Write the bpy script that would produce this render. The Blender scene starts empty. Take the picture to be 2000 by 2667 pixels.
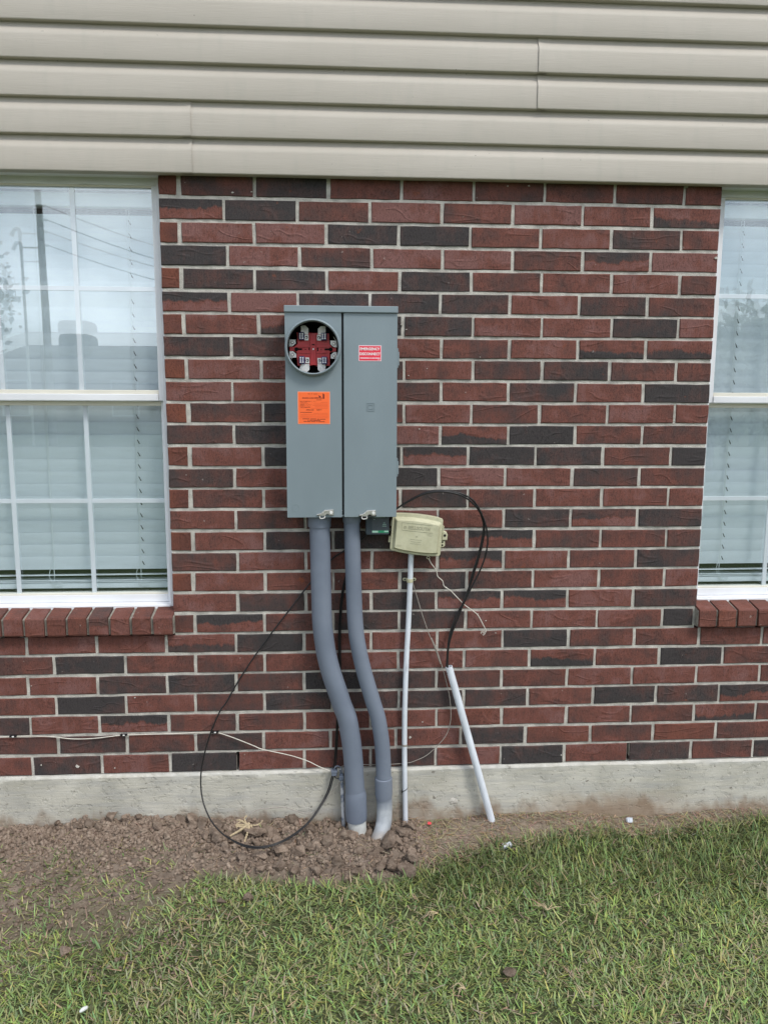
import bpy, bmesh, math, random
import numpy as np
from mathutils import Vector, Matrix, Euler

random.seed(7)
RNG = np.random.default_rng(11)
scene = bpy.context.scene
COL = scene.collection

# ------------------------------------------------------------------ camera
# X runs along the wall, Y into the house (brick face at Y = 0), Z up (top of the concrete footing at Z = 0)
CAM = np.array([0.5226, -2.7520, 1.3703])
YAW, PITCH, ROLL, FPX = 0.06041, -0.14086, 0.00359, 2000.0     # measured from the brick courses
_cy, _sy = math.cos(YAW), math.sin(YAW)
FWD = np.array([_sy * math.cos(PITCH), _cy * math.cos(PITCH), math.sin(PITCH)])
_r = np.array([_cy, -_sy, 0.0]); _u = np.cross(_r, FWD)
RIGHT = math.cos(ROLL) * _r + math.sin(ROLL) * _u
UP = -math.sin(ROLL) * _r + math.cos(ROLL) * _u
cam_data = bpy.data.cameras.new('camera')
cam = bpy.data.objects.new('camera', cam_data)
COL.objects.link(cam)
cam.matrix_world = Matrix(((RIGHT[0], UP[0], -FWD[0], CAM[0]),
                           (RIGHT[1], UP[1], -FWD[1], CAM[1]),
                           (RIGHT[2], UP[2], -FWD[2], CAM[2]), (0, 0, 0, 1)))
cam_data.sensor_fit = 'VERTICAL'
cam_data.sensor_height = 36.0
cam_data.lens = 36.0 * FPX / 2667.0
cam_data.clip_start = 0.05
cam_data.clip_end = 2000.0
scene.camera = cam
scene.render.resolution_x, scene.render.resolution_y = 767, 1024

# ------------------------------------------------------------------ sky, sun, exposure
SUN_EL, SUN_AZ = math.radians(52), math.radians(38)      # azimuth measured from straight-out-of-the-wall (-Y) towards +X
world = bpy.data.worlds.new('World')
scene.world = world
world.use_nodes = True
wn = world.node_tree.nodes; wl = world.node_tree.links
for n in list(wn): wn.remove(n)
w_out = wn.new('ShaderNodeOutputWorld'); w_bg = wn.new('ShaderNodeBackground')
w_sky = wn.new('ShaderNodeTexSky'); w_sky.sky_type = 'NISHITA'; w_sky.sun_disc = False
w_sky.sun_elevation = SUN_EL
sun_dir = Vector((math.sin(SUN_AZ) * math.cos(SUN_EL), -math.cos(SUN_AZ) * math.cos(SUN_EL), math.sin(SUN_EL)))   # towards the sun
w_sky.sun_rotation = math.atan2(sun_dir.x, sun_dir.y)
w_sky.air_density = 1.0; w_sky.dust_density = 1.5; w_sky.altitude = 50
w_tc = wn.new('ShaderNodeTexCoord'); w_map = wn.new('ShaderNodeMapping'); w_map.inputs['Scale'].default_value = (1.0, 1.0, 1.7)
w_map.inputs['Location'].default_value = (0.35, 0.2, 0.1)
w_noise = wn.new('ShaderNodeTexNoise'); w_noise.inputs['Scale'].default_value = 3.2; w_noise.inputs['Detail'].default_value = 9; w_noise.inputs['Roughness'].default_value = 0.55
w_ramp = wn.new('ShaderNodeValToRGB'); w_ramp.color_ramp.elements[0].position = 0.43; w_ramp.color_ramp.elements[1].position = 0.62
w_noise2 = wn.new('ShaderNodeTexNoise'); w_noise2.inputs['Scale'].default_value = 5.0; w_noise2.inputs['Detail'].default_value = 6
w_cr = wn.new('ShaderNodeValToRGB')
w_cr.color_ramp.elements[0].position = 0.3; w_cr.color_ramp.elements[0].color = (11.0, 11.7, 12.8, 1)
w_cr.color_ramp.elements[1].position = 0.7; w_cr.color_ramp.elements[1].color = (20.0, 20.6, 21.4, 1)
w_mix = wn.new('ShaderNodeMix'); w_mix.data_type = 'RGBA'
wl.new(w_tc.outputs['Generated'], w_map.inputs['Vector'])
wl.new(w_map.outputs[0], w_noise.inputs['Vector']); wl.new(w_map.outputs[0], w_noise2.inputs['Vector'])
wl.new(w_noise.outputs['Fac'], w_ramp.inputs[0]); wl.new(w_noise2.outputs['Fac'], w_cr.inputs[0])
wl.new(w_ramp.outputs[0], w_mix.inputs['Factor'])
wl.new(w_sky.outputs[0], w_mix.inputs['A']); wl.new(w_cr.outputs[0], w_mix.inputs['B'])
wl.new(w_mix.outputs['Result'], w_bg.inputs['Color'])
w_bg.inputs['Strength'].default_value = 0.1
wl.new(w_bg.outputs[0], w_out.inputs[0])
sun_data = bpy.data.lights.new('sun', 'SUN')
sun_data.energy = 1.5
sun_data.angle = math.radians(13)
sun_data.color = (1.0, 0.96, 0.9)
sun = bpy.data.objects.new('sun', sun_data)
COL.objects.link(sun)
sun.rotation_euler = (-sun_dir).to_track_quat('-Z', 'Y').to_euler()
scene.view_settings.view_transform = 'Standard'
scene.view_settings.look = 'None'
scene.view_settings.gamma = 1.0
scene.view_settings.use_curve_mapping = False
scene.view_settings.exposure = 0.46
scene.cycles.max_bounces = 6
scene.cycles.transparent_max_bounces = 16
scene.cycles.use_denoising = True


# ------------------------------------------------------------------ measuring helpers (photo pixel -> point at a known depth or height)
def _ray(u, v):
    return FWD + RIGHT * (u - 1000.0) / FPX + UP * (1333.5 - v) / FPX
def at(u, v, y=0.0):
    d = _ray(u, v); t = (y - CAM[1]) / d[1]; return CAM + d * t
def at_z(u, v, z):
    d = _ray(u, v); t = (z - CAM[2]) / d[2]; return CAM + d * t

# ------------------------------------------------------------------ value noise for heights and wobble
_perm = RNG.random((256, 256))
def vnoise(x, y):
    x = np.asarray(x, float); y = np.asarray(y, float)
    xi = np.floor(x).astype(int); yi = np.floor(y).astype(int)
    fx = x - xi; fy = y - yi
    fx = fx * fx * (3 - 2 * fx); fy = fy * fy * (3 - 2 * fy)
    g = lambda a, b: _perm[a % 256, b % 256]
    return (g(xi, yi) * (1 - fx) + g(xi + 1, yi) * fx) * (1 - fy) + (g(xi, yi + 1) * (1 - fx) + g(xi + 1, yi + 1) * fx) * fy
def fbm(x, y, o=4):
    s = 0.0; a = 0.5
    for i in range(o):
        s = s + a * vnoise(np.asarray(x) * 2 ** i + 17.3 * i, np.asarray(y) * 2 ** i + 5.1 * i); a *= 0.5
    return s

# ------------------------------------------------------------------ mesh helpers
def link(o, parent=None):
    COL.objects.link(o)
    if parent is not None: o.parent = parent
    return o
def mesh_obj(name, verts, faces, material, parent=None, smooth=False, loc=None):
    me = bpy.data.meshes.new(name)
    me.from_pydata([tuple(map(float, v)) for v in verts], [], [tuple(f) for f in faces])
    if material is not None: me.materials.append(material)
    if smooth: me.polygons.foreach_set('use_smooth', [True] * len(me.polygons))
    me.update()
    o = bpy.data.objects.new(name, me)
    if loc is not None: o.location = loc
    return link(o, parent)
def thing(name, label, cat, loc=(0, 0, 0), group=None):
    o = bpy.data.objects.new(name, None); o.empty_display_size = 0.05
    o.location = loc
    return tag(link(o), label, cat, group)
def tag(o, label, cat, group=None):
    o['label'] = label; o['category'] = cat
    if group: o['group'] = group
    return o

class MB:
    def __init__(s): s.v = []; s.f = []
    def add(s, verts, faces):
        n = len(s.v); s.v += [tuple(map(float, p)) for p in verts]; s.f += [tuple(i + n for i in f) for f in faces]; return s
    def box(s, x0, x1, y0, y1, z0, z1, b=0.0):
        if b <= 0:
            return s.add([(x0, y0, z0), (x1, y0, z0), (x1, y1, z0), (x0, y1, z0), (x0, y0, z1), (x1, y0, z1), (x1, y1, z1), (x0, y1, z1)],
                         [(3, 2, 1, 0), (4, 5, 6, 7), (0, 1, 5, 4), (1, 2, 6, 5), (2, 3, 7, 6), (3, 0, 4, 7)])
        bm = bmesh.new(); bmesh.ops.create_cube(bm, size=1)
        for v in bm.verts: v.co = Vector(((x0 + x1) / 2 + v.co.x * (x1 - x0), (y0 + y1) / 2 + v.co.y * (y1 - y0), (z0 + z1) / 2 + v.co.z * (z1 - z0)))
        bmesh.ops.bevel(bm, geom=bm.edges[:], offset=b, segments=2, affect='EDGES', profile=0.5)
        bm.verts.index_update()
        s.add([v.co[:] for v in bm.verts], [[v.index for v in f.verts] for f in bm.faces]); bm.free(); return s
    def prism(s, pts, y0, y1, b=0.0):
        """outline in X,Z (counter-clockwise seen from -Y) from front y0 to back y1; b chamfers the front edge"""
        n = len(pts)
        c = np.mean(np.array(pts), 0)
        if b > 0:
            pin = inset(pts, b)
            v = [(p[0], y0, p[1]) for p in pin] + [(p[0], y0 + b, p[1]) for p in pts] + [(p[0], y1, p[1]) for p in pts]
            f = [tuple(range(n))] + [(i, n + i, n + (i + 1) % n, (i + 1) % n) for i in range(n)] + \
                [(n + i, 2 * n + i, 2 * n + (i + 1) % n, n + (i + 1) % n) for i in range(n)] + [tuple(range(3 * n - 1, 2 * n - 1, -1))]
        else:
            v = [(p[0], y0, p[1]) for p in pts] + [(p[0], y1, p[1]) for p in pts]
            f = [tuple(range(n))] + [(i, n + i, n + (i + 1) % n, (i + 1) % n) for i in range(n)] + [tuple(range(2 * n - 1, n - 1, -1))]
        return s.add(v, f)
    def cyl(s, c, axis, r, h, n=20, r2=None):
        """cylinder from c along axis by h"""
        a = Vector(axis).normalized(); t = a.orthogonal().normalized(); q = a.cross(t); r2 = r if r2 is None else r2
        c = Vector(c); v = []; 
        for k, rr in ((0, r), (h, r2)):
            for i in range(n):
                w = 2 * math.pi * i / n; v.append(c + a * k + (t * math.cos(w) + q * math.sin(w)) * rr)
        f = [(i, (i + 1) % n, n + (i + 1) % n, n + i) for i in range(n)] + [tuple(range(n - 1, -1, -1)), tuple(range(n, 2 * n))]
        return s.add(v, f)
    def tube(s, pts, r, n=8, caps=True):
        """r: number or one radius per point"""
        P = [Vector(p) for p in pts]; m = len(P); R = [r] * m if np.isscalar(r) else list(r)
        T = [(P[min(i + 1, m - 1)] - P[max(i - 1, 0)]).normalized() for i in range(m)]
        nrm = T[0].orthogonal().normalized(); v = []
        for i in range(m):
            if i:
                nrm = (nrm - T[i] * nrm.dot(T[i]))
                nrm = nrm.normalized() if nrm.length > 1e-9 else T[i].orthogonal().normalized()
            b = T[i].cross(nrm)
            for k in range(n):
                w = 2 * math.pi * k / n; v.append(P[i] + (nrm * math.cos(w) + b * math.sin(w)) * R[i])
        f = [(i * n + k, i * n + (k + 1) % n, (i + 1) * n + (k + 1) % n, (i + 1) * n + k) for i in range(m - 1) for k in range(n)]
        if caps: f += [tuple(range(n - 1, -1, -1)), tuple(range((m - 1) * n, m * n))]
        return s.add(v, f)
    def lathe(s, c, prof, n=48):
        """profile of (radius, y) turned about the Y axis through c"""
        m = len(prof); v = []
        for r, y in prof:
            for i in range(n):
                w = 2 * math.pi * i / n; v.append((c[0] + r * math.cos(w), c[1] + y, c[2] + r * math.sin(w)))
        f = [(j * n + i, (j + 1) * n + i, (j + 1) * n + (i + 1) % n, j * n + (i + 1) % n) for j in range(m - 1) for i in range(n)]
        return s.add(v, f)
    def build(s, name, material, parent=None, smooth=False, loc=None):
        return mesh_obj(name, s.v, s.f, material, parent, smooth, loc)

def inset(pts, d):
    p = np.array(pts, float); n = len(p); out = []
    for i in range(n):
        a, b, c = p[i - 1], p[i], p[(i + 1) % n]
        e1 = (b - a) / (np.linalg.norm(b - a) + 1e-12); e2 = (c - b) / (np.linalg.norm(c - b) + 1e-12)
        n1 = np.array([-e1[1], e1[0]]); n2 = np.array([-e2[1], e2[0]])
        k = n1 + n2; k = k / (np.dot(k, k) + 1e-9) * 2
        out.append(b + k * d)
    return [tuple(q) for q in out]
def rounded(x0, x1, z0, z1, r, seg=5):
    pts = []
    for cx, cz, a0 in ((x1 - r, z0 + r, -90), (x1 - r, z1 - r, 0), (x0 + r, z1 - r, 90), (x0 + r, z0 + r, 180)):
        for k in range(seg + 1):
            w = math.radians(a0 + 90 * k / seg); pts.append((cx + r * math.cos(w), cz + r * math.sin(w)))
    return pts
def spline(pts, step=6):
    P = [np.array(p, float) for p in pts]; P = [2 * P[0] - P[1]] + P + [2 * P[-1] - P[-2]]; out = []
    for i in range(1, len(P) - 2):
        for k in range(step):
            t = k / step; a, b, c, d = P[i - 1:i + 3]
            out.append(0.5 * (2 * b + (c - a) * t + (2 * a - 5 * b + 4 * c - d) * t * t + (3 * b - a - 3 * c + d) * t ** 3))
    out.append(P[-2]); return out
def smooth_by_angle(o, deg=35):
    me = o.data
    me.polygons.foreach_set('use_smooth', [True] * len(me.polygons))
    bm = bmesh.new(); bm.from_mesh(me); lim = math.radians(deg)
    for e in bm.edges:
        if len(e.link_faces) == 2 and e.calc_face_angle(0) > lim: e.smooth = False
    bm.to_mesh(me); bm.free(); return o

def letters(body, x, z, w, h, y, material, parent, name='lettering', depth=0.0, roty=0.0, bold=0.0, fit='both'):
    """raised or printed lettering centred at x,z on a surface at depth y, facing -Y"""
    cu = bpy.data.curves.new('lettering_source', 'FONT'); cu.body = body; cu.size = 1.0; cu.resolution_u = 2; cu.offset = bold
    to = bpy.data.objects.new('lettering_source', cu); COL.objects.link(to)
    dg = bpy.context.evaluated_depsgraph_get(); me = bpy.data.meshes.new_from_object(to.evaluated_get(dg))
    co = np.array([v.co[:] for v in me.vertices]); fs = [tuple(p.vertices) for p in me.polygons]
    bpy.data.objects.remove(to); bpy.data.curves.remove(cu); bpy.data.meshes.remove(me)
    lo, hi = co.min(0), co.max(0); c = (lo + hi) / 2
    sx = w / (hi[0] - lo[0]); sz = h / (hi[1] - lo[1]) if fit == 'both' else sx
    px = (co[:, 0] - c[0]) * sx; pz = (co[:, 1] - c[1]) * sz
    ca, sa = math.cos(roty), math.sin(roty)
    X = x + px * ca + pz * sa; Z = z - px * sa + pz * ca
    vs = [(a, y, b) for a, b in zip(X, Z)]
    return mesh_obj(name, vs, fs, material, parent)

# ------------------------------------------------------------------ material helpers
def new_mat(name, color=(0.5, 0.5, 0.5), rough=0.6, metal=0.0, spec=0.5):
    m = bpy.data.materials.new(name); m.use_nodes = True
    b = m.node_tree.nodes['Principled BSDF']
    b.inputs['Base Color'].default_value = (*color, 1); b.inputs['Roughness'].default_value = rough
    b.inputs['Metallic'].default_value = metal; b.inputs['Specular IOR Level'].default_value = spec
    return m
class N:
    """small node-building helper"""
    def __init__(s, m): s.m = m; s.t = m.node_tree; s.b = s.t.nodes['Principled BSDF']
    def new(s, ty, **kw):
        n = s.t.nodes.new(ty)
        for k, v in kw.items(): setattr(n, k, v)
        return n
    def lk(s, a, b): s.t.links.new(a, b)
    def coord(s, kind='Object', scale=(1, 1, 1), loc=None):
        tc = s.new('ShaderNodeTexCoord'); mp = s.new('ShaderNodeMapping'); mp.inputs['Scale'].default_value = scale
        s.lk(tc.outputs[kind], mp.inputs['Vector'])
        if loc is not None: s.lk(loc, mp.inputs['Location'])
        return mp.outputs[0]
    def pos(s, scale=(1, 1, 1)):
        g = s.new('ShaderNodeNewGeometry'); mp = s.new('ShaderNodeMapping'); mp.inputs['Scale'].default_value = scale
        s.lk(g.outputs['Position'], mp.inputs['Vector']); return mp.outputs[0]
    def noise(s, vec, scale=5, detail=4, rough=0.5, dist=0.0):
        n = s.new('ShaderNodeTexNoise'); n.inputs['Scale'].default_value = scale; n.inputs['Detail'].default_value = detail
        n.inputs['Roughness'].default_value = rough; n.inputs['Distortion'].default_value = dist
        s.lk(vec, n.inputs['Vector']); return n.outputs['Fac']
    def ramp(s, fac, stops, interp='LINEAR'):
        r = s.new('ShaderNodeValToRGB'); cr = r.color_ramp; cr.interpolation = interp
        while len(cr.elements) < len(stops): cr.elements.new(0.5)
        for e, (p, c) in zip(cr.elements, stops):
            e.position = p; e.color = (c, c, c, 1) if np.isscalar(c) else (*c, 1)
        s.lk(fac, r.inputs[0]); return r.outputs['Color']
    def math(s, op, a, b=None, clamp=False):
        n = s.new('ShaderNodeMath', operation=op, use_clamp=clamp)
        for i, x in enumerate((a, b)):
            if x is None: continue
            if np.isscalar(x): n.inputs[i].default_value = x
            else: s.lk(x, n.inputs[i])
        return n.outputs[0]
    def mix(s, fac, a, b, mode='MIX'):
        n = s.new('ShaderNodeMix', data_type='RGBA', blend_type=mode)
        for k, x in (('Factor', fac), ('A', a), ('B', b)):
            i = n.inputs[0] if k == 'Factor' else n.inputs[6 if k == 'A' else 7]
            if np.isscalar(x): i.default_value = x
            elif isinstance(x, tuple): i.default_value = (*x, 1)
            else: s.lk(x, i)
        return n.outputs[2]
    def sep(s, vec):
        n = s.new('ShaderNodeSeparateXYZ'); s.lk(vec, n.inputs[0]); return n.outputs
    def color(s, c): s.lk(c, s.b.inputs['Base Color'])
    def rough(s, r): s.lk(r, s.b.inputs['Roughness'])
    def bump(s, h, strength=0.5, dist=0.002, prev=None):
        n = s.new('ShaderNodeBump'); n.inputs['Strength'].default_value = strength; n.inputs['Distance'].default_value = dist
        s.lk(h, n.inputs['Height'])
        if prev is not None: s.lk(prev, n.inputs['Normal'])
        s.lk(n.outputs[0], s.b.inputs['Normal']); return n.outputs[0]

M = {}
# -- brick: object colour R = how dark, G = dark upper edge, B = dark lower edge, alpha = orange body
def make_brick_mat():
    m = new_mat('brick', rough=0.85, spec=0.25); n = N(m)
    oi = n.new('ShaderNodeObjectInfo'); sc = n.new('ShaderNodeSeparateColor'); n.lk(oi.outputs['Color'], sc.inputs[0])
    off = n.new('ShaderNodeCombineXYZ')
    n.lk(n.math('MULTIPLY', oi.outputs['Random'], 37.0), off.inputs[0]); n.lk(n.math('MULTIPLY', oi.outputs['Random'], 91.0), off.inputs[2])
    c = n.coord('Object', (1, 1, 1), off.outputs[0])
    cs = n.coord('Object', (1.0, 1.0, 0.16), off.outputs[0])
    loc = n.sep(n.coord('Object'))
    blot = n.noise(c, 16, 4, 0.6)
    streak = n.noise(cs, 60, 3, 0.6)
    big = n.noise(c, 7, 2, 0.5)
    d = n.math('ADD', sc.outputs[0], n.math('MULTIPLY', n.math('SUBTRACT', blot, 0.5), 0.9))
    d = n.math('ADD', d, n.math('MULTIPLY', n.math('SUBTRACT', n.noise(n.coord('Object', (0.6, 1, 1), off.outputs[0]), 10, 3, 0.5), 0.5), 1.3))
    d = n.math('ADD', d, n.math('MULTIPLY', n.math('SUBTRACT', streak, 0.5), 0.55))
    zz = n.math('ADD', loc[2], n.math('MULTIPLY', n.math('SUBTRACT', n.noise(cs, 45, 4, 0.65), 0.5), 0.045))
    zz = n.math('ADD', zz, n.math('MULTIPLY', n.math('SUBTRACT', big, 0.5), 0.07))
    top = n.math('MULTIPLY', n.ramp(zz, [(0.497, 0), (0.503, 1)]) if False else n.math('MULTIPLY', n.math('ADD', zz, 0.002), 110, True), sc.outputs[1])
    bot = n.math('MULTIPLY', n.math('MULTIPLY', n.math('SUBTRACT', -0.002, zz), 110, True), sc.outputs[2])
    d = n.math('ADD', d, n.math('ADD', top, bot), True)
    col = n.ramp(d, [(0.0, (0.180, 0.086, 0.076)), (0.25, (0.156, 0.060, 0.046)), (0.5, (0.108, 0.051, 0.043)), (0.78, (0.069, 0.047, 0.044)), (1.0, (0.047, 0.041, 0.041))])
    org = n.ramp(big, [(0.35, (0.175, 0.058, 0.034)), (0.65, (0.105, 0.042, 0.032))])
    orf = n.math('SUBTRACT', 1.0, oi.outputs['Alpha'])
    col = n.mix(orf, col, org)
    pits = n.noise(n.coord('Object', (1.0, 1.0, 0.35), off.outputs[0]), 240, 2, 0.7)
    pit = n.ramp(pits, [(0.34, 0.62), (0.46, 1.0)])
    col = n.mix(1.0, col, pit, 'MULTIPLY')
    fleck = n.ramp(n.noise(c, 55, 2, 0.5), [(0.73, 0.0), (0.755, 1.0)])
    hot = n.ramp(n.noise(c, 22, 3, 0.5), [(0.70, 0.0), (0.78, 0.55)])
    col = n.mix(hot, col, (0.26, 0.07, 0.025))
    col = n.mix(n.math('MULTIPLY', fleck, 0.35), col, (0.45, 0.40, 0.36))
    hs = n.new('ShaderNodeHueSaturation'); hs.inputs['Saturation'].default_value = 1.0
    n.lk(n.math('ADD', 0.86, n.math('MULTIPLY', n.noise(c, 3.3, 1), 0.28)), hs.inputs['Value']); n.lk(col, hs.inputs['Color'])
    grain = n.ramp(n.noise(c, 330, 3, 0.75), [(0.30, 0.62), (0.5, 1.0), (0.70, 1.38)])
    n.color(n.mix(1.0, hs.outputs[0], grain, 'MULTIPLY'))
    # relief: drag creases of a velour face, fine vertical texture
    cc = n.coord('Object', (0.45, 1.0, 1.15), off.outputs[0])
    k = n.noise(cc, 13, 1.5, 0.4, 0.6)
    line = n.math('SUBTRACT', 1.0, n.math('MULTIPLY', n.math('ABSOLUTE', n.math('SUBTRACT', k, 0.5)), 26.0, True), True)
    gate = n.ramp(n.noise(c, 9, 1), [(0.46, 0), (0.56, 1)])
    line = n.math('MULTIPLY', line, gate)
    p = n.bump(line, 0.5, 0.003)
    p = n.bump(n.noise(cs, 150, 3, 0.7), 0.55, 0.002, p)
    n.bump(n.noise(c, 26, 3, 0.6), 0.35, 0.004, p)
    return m
M['brick'] = make_brick_mat()

def noisy(name, base, var, rough=0.7, scale=12, spec=0.4, bump=0.0, bscale=120, metal=0.0, world=True, detail=5, stretch=(1, 1, 1), bdist=0.002):
    m = new_mat(name, base, rough, metal, spec); n = N(m)
    p = n.pos(stretch) if world else n.coord('Object', stretch)
    f = n.noise(p, scale, detail, 0.55)
    n.color(n.ramp(f, [(0.32, tuple(b * (1 - var) for b in base)), (0.68, tuple(min(1, b * (1 + var)) for b in base))]))
    n.rough(n.ramp(n.noise(p, scale * 2.3, 3), [(0.3, max(0, rough - 0.1)), (0.7, min(1, rough + 0.1))]))
    if bump > 0: n.bump(n.noise(p, bscale, 3, 0.65), bump, bdist)
    return m
M['mortar'] = noisy('mortar', (0.50, 0.475, 0.425), 0.26, 0.95, 26, 0.2, 0.9, 260, bdist=0.004)
M['sill_mortar'] = noisy('weathered_sill_mortar', (0.27, 0.255, 0.22), 0.35, 0.95, 40, 0.2, 0.9, 200, bdist=0.004)
M['dark_void'] = new_mat('dark_void', (0.012, 0.012, 0.012), 0.9, spec=0.1)  # near-black colour that paints shade into holes and hollows

def make_siding():
    m = new_mat('vinyl_siding', (0.50, 0.47, 0.42), 0.55, spec=0.35); n = N(m)
    g = n.pos((1, 1, 1)); s = n.pos((3.0, 3.0, 90)); s2 = n.pos((0.8, 1, 3))
    f = n.noise(s2, 2.2, 4, 0.6)
    c = n.ramp(f, [(0.35, (0.430, 0.394, 0.338)), (0.65, (0.465, 0.427, 0.370))])
    c = n.mix(n.math('MULTIPLY', n.ramp(n.noise(n.pos((6, 6, 1.2)), 5, 3), [(0.52, 0), (0.75, 1)]), 0.25), c, (0.36, 0.35, 0.30))
    speck = n.ramp(n.noise(g, 70, 2), [(0.765, 0), (0.78, 0.8)])
    c = n.mix(speck, c, (0.12, 0.11, 0.09))
    n.color(c)
    p = n.bump(n.noise(s, 5.0, 4, 0.65), 0.5, 0.0014)
    n.bump(n.noise(n.pos((1.5, 1.5, 6)), 4, 2), 0.08, 0.004, p)
    return m
M['siding'] = make_siding()

def make_concrete():
    m = new_mat('concrete', (0.5, 0.49, 0.45), 0.92, spec=0.2); n = N(m)
    g = n.pos((1, 1, 1)); st = n.pos((1.0, 1.0, 9.0))
    a = n.noise(g, 5, 6, 0.6); b = n.noise(st, 5, 5, 0.6); f = n.noise(g, 90, 3, 0.7)
    c = n.ramp(a, [(0.3, (0.36, 0.345, 0.285)), (0.5, (0.47, 0.45, 0.385)), (0.7, (0.56, 0.54, 0.47))])
    c = n.mix(n.ramp(b, [(0.42, 0.0), (0.68, 0.55)]), c, (0.33, 0.33, 0.32))
    c = n.mix(n.ramp(f, [(0.62, 0.0), (0.72, 0.6)]), c, (0.66, 0.65, 0.60))
    c = n.mix(n.ramp(n.noise(g, 45, 3, 0.6), [(0.66, 0.0), (0.72, 0.8)]), c, (0.15, 0.135, 0.11))
    z = n.sep(g)[2]; x = n.sep(g)[0]
    # soil splash along the foot of the slab, with an uneven upper edge
    lim = n.math('ADD', -0.185, n.math('MULTIPLY', n.math('SUBTRACT', n.noise(n.pos((3, 1, 1)), 2.2, 5, 0.6), 0.42), 0.30))
    spl = n.math('MULTIPLY', n.math('SUBTRACT', lim, z), 22.0, True)
    spl = n.math('MULTIPLY', spl, n.ramp(n.noise(g, 14, 4, 0.6), [(0.3, 0.35), (0.6, 0.9)]))
    xr = n.math('MULTIPLY', n.math('SUBTRACT', 0.33, n.math('ABSOLUTE', n.math('SUBTRACT', x, 1.58))), 5.0, True)
    mud = n.math('MULTIPLY', n.math('MULTIPLY', n.math('SUBTRACT', n.math('ADD', -0.105, n.math('MULTIPLY', n.math('SUBTRACT', n.noise(g, 9, 4, 0.6), 0.5), 0.14)), z), 14.0, True), xr)
    c = n.mix(n.math('MULTIPLY', mud, 0.75), c, (0.33, 0.255, 0.185))
    c = n.mix(spl, c, (0.25, 0.185, 0.13))
    # limey rough lip where the first course was bedded
    lip = n.math('MULTIPLY', n.math('ADD', n.math('SUBTRACT', z, -0.018), n.math('MULTIPLY', n.math('SUBTRACT', n.noise(g, 25, 3), 0.5), 0.05)), 60, True)
    c = n.mix(n.math('MULTIPLY', lip, 0.5), c, (0.62, 0.61, 0.57))
    n.color(c)
    p = n.bump(n.noise(st, 14, 4, 0.6), 0.35, 0.004)
    p = n.bump(n.ramp(n.noise(g, 40, 4, 0.6), [(0.30, 0), (0.45, 1)]), 0.5, 0.004, p)
    n.bump(n.noise(g, 300, 2, 0.7), 0.6, 0.0015, p)
    return m
M['concrete'] = make_concrete()

M['box_grey'] = noisy('grey_enamel', (0.200, 0.248, 0.270), 0.06, 0.38, 6, 0.5, 0.05, 500, stretch=(1, 1, 0.35))
M['box_dark'] = new_mat('enclosure_inside', (0.03, 0.034, 0.038), 0.6)
M['steel'] = noisy('zinc_plated_steel', (0.62, 0.60, 0.56), 0.12, 0.34, 60, 0.5, 0.0, metal=0.85)
M['tin'] = noisy('tin_plated_bus', (0.82, 0.81, 0.78), 0.10, 0.38, 70, 0.6, 0.1, 300, metal=0.15)
M['red_plastic'] = noisy('red_phenolic', (0.56, 0.045, 0.050), 0.10, 0.42, 40)
M['blue_plastic'] = noisy('dark_blue_plastic', (0.025, 0.028, 0.13), 0.15, 0.4, 60)
M['black_plastic'] = noisy('black_plastic', (0.014, 0.014, 0.015), 0.25, 0.42, 40)
M['white_paint'] = new_mat('white_print', (0.80, 0.78, 0.78), 0.5)
M['pink_print'] = new_mat('pinkish_white_print', (0.82, 0.62, 0.66), 0.5)
M['orange_paper'] = noisy('orange_card', (0.92, 0.150, 0.032), 0.04, 0.6, 20)
M['orange_edge'] = new_mat('orange_card_edge', (0.95, 0.33, 0.18), 0.6)
M['ink'] = new_mat('dark_red_brown_ink', (0.13, 0.008, 0.004), 0.7)
M['faint_ink'] = new_mat('faint_ruling', (0.62, 0.085, 0.02), 0.7)
M['red_label'] = noisy('red_label', (0.74, 0.035, 0.065), 0.05, 0.4, 30)
M['beige_plastic'] = None
M['white_pvc'] = noisy('white_pvc', (0.62, 0.66, 0.71), 0.12, 0.4, 8, 0.5, 0.03, 200, stretch=(3, 3, 1))
M['frame_white'] = noisy('white_window_vinyl', (0.74, 0.75, 0.77), 0.05, 0.4, 7, 0.4)
M['frame_cream'] = noisy('cream_glazing_bead', (0.72, 0.69, 0.60), 0.05, 0.5, 9, 0.3)
M['blind'] = noisy('white_blind_slat', (0.84, 0.86, 0.86), 0.03, 0.45, 8, 0.4, 0.05, 60, stretch=(1, 1, 12))
M['cord_white'] = new_mat('white_cord', (0.75, 0.77, 0.75), 0.8)
M['black_cable'] = noisy('black_cable_jacket', (0.012, 0.012, 0.013), 0.2, 0.38, 40)
M['grey_wire'] = noisy('grey_wire_jacket', (0.30, 0.275, 0.24), 0.15, 0.6, 60)
M['white_wire'] = noisy('ivory_wire_jacket', (0.60, 0.57, 0.50), 0.12, 0.5, 60)
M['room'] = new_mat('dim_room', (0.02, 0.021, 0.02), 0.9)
M['green_plastic'] = new_mat('green_print', (0.02, 0.25, 0.12), 0.5)
M['slate_plastic'] = noisy('dark_slate_plastic', (0.030, 0.042, 0.052), 0.12, 0.45, 30)
M['slate_light'] = noisy('slate_label', (0.055, 0.066, 0.076), 0.08, 0.4, 30)

def make_beige():
    m = new_mat('beige_plastic', (0.5, 0.47, 0.3), 0.55, spec=0.35); n = N(m); g = n.pos()
    c = n.ramp(n.noise(g, 22, 5, 0.6), [(0.3, (0.43, 0.415, 0.275)), (0.6, (0.53, 0.515, 0.36))])
    c = n.mix(n.ramp(n.noise(g, 60, 4, 0.65), [(0.55, 0), (0.75, 0.5)]), c, (0.33, 0.34, 0.24))
    n.color(c); n.bump(n.noise(g, 300, 2), 0.12, 0.001); return m
M['beige_plastic'] = make_beige()

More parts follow.
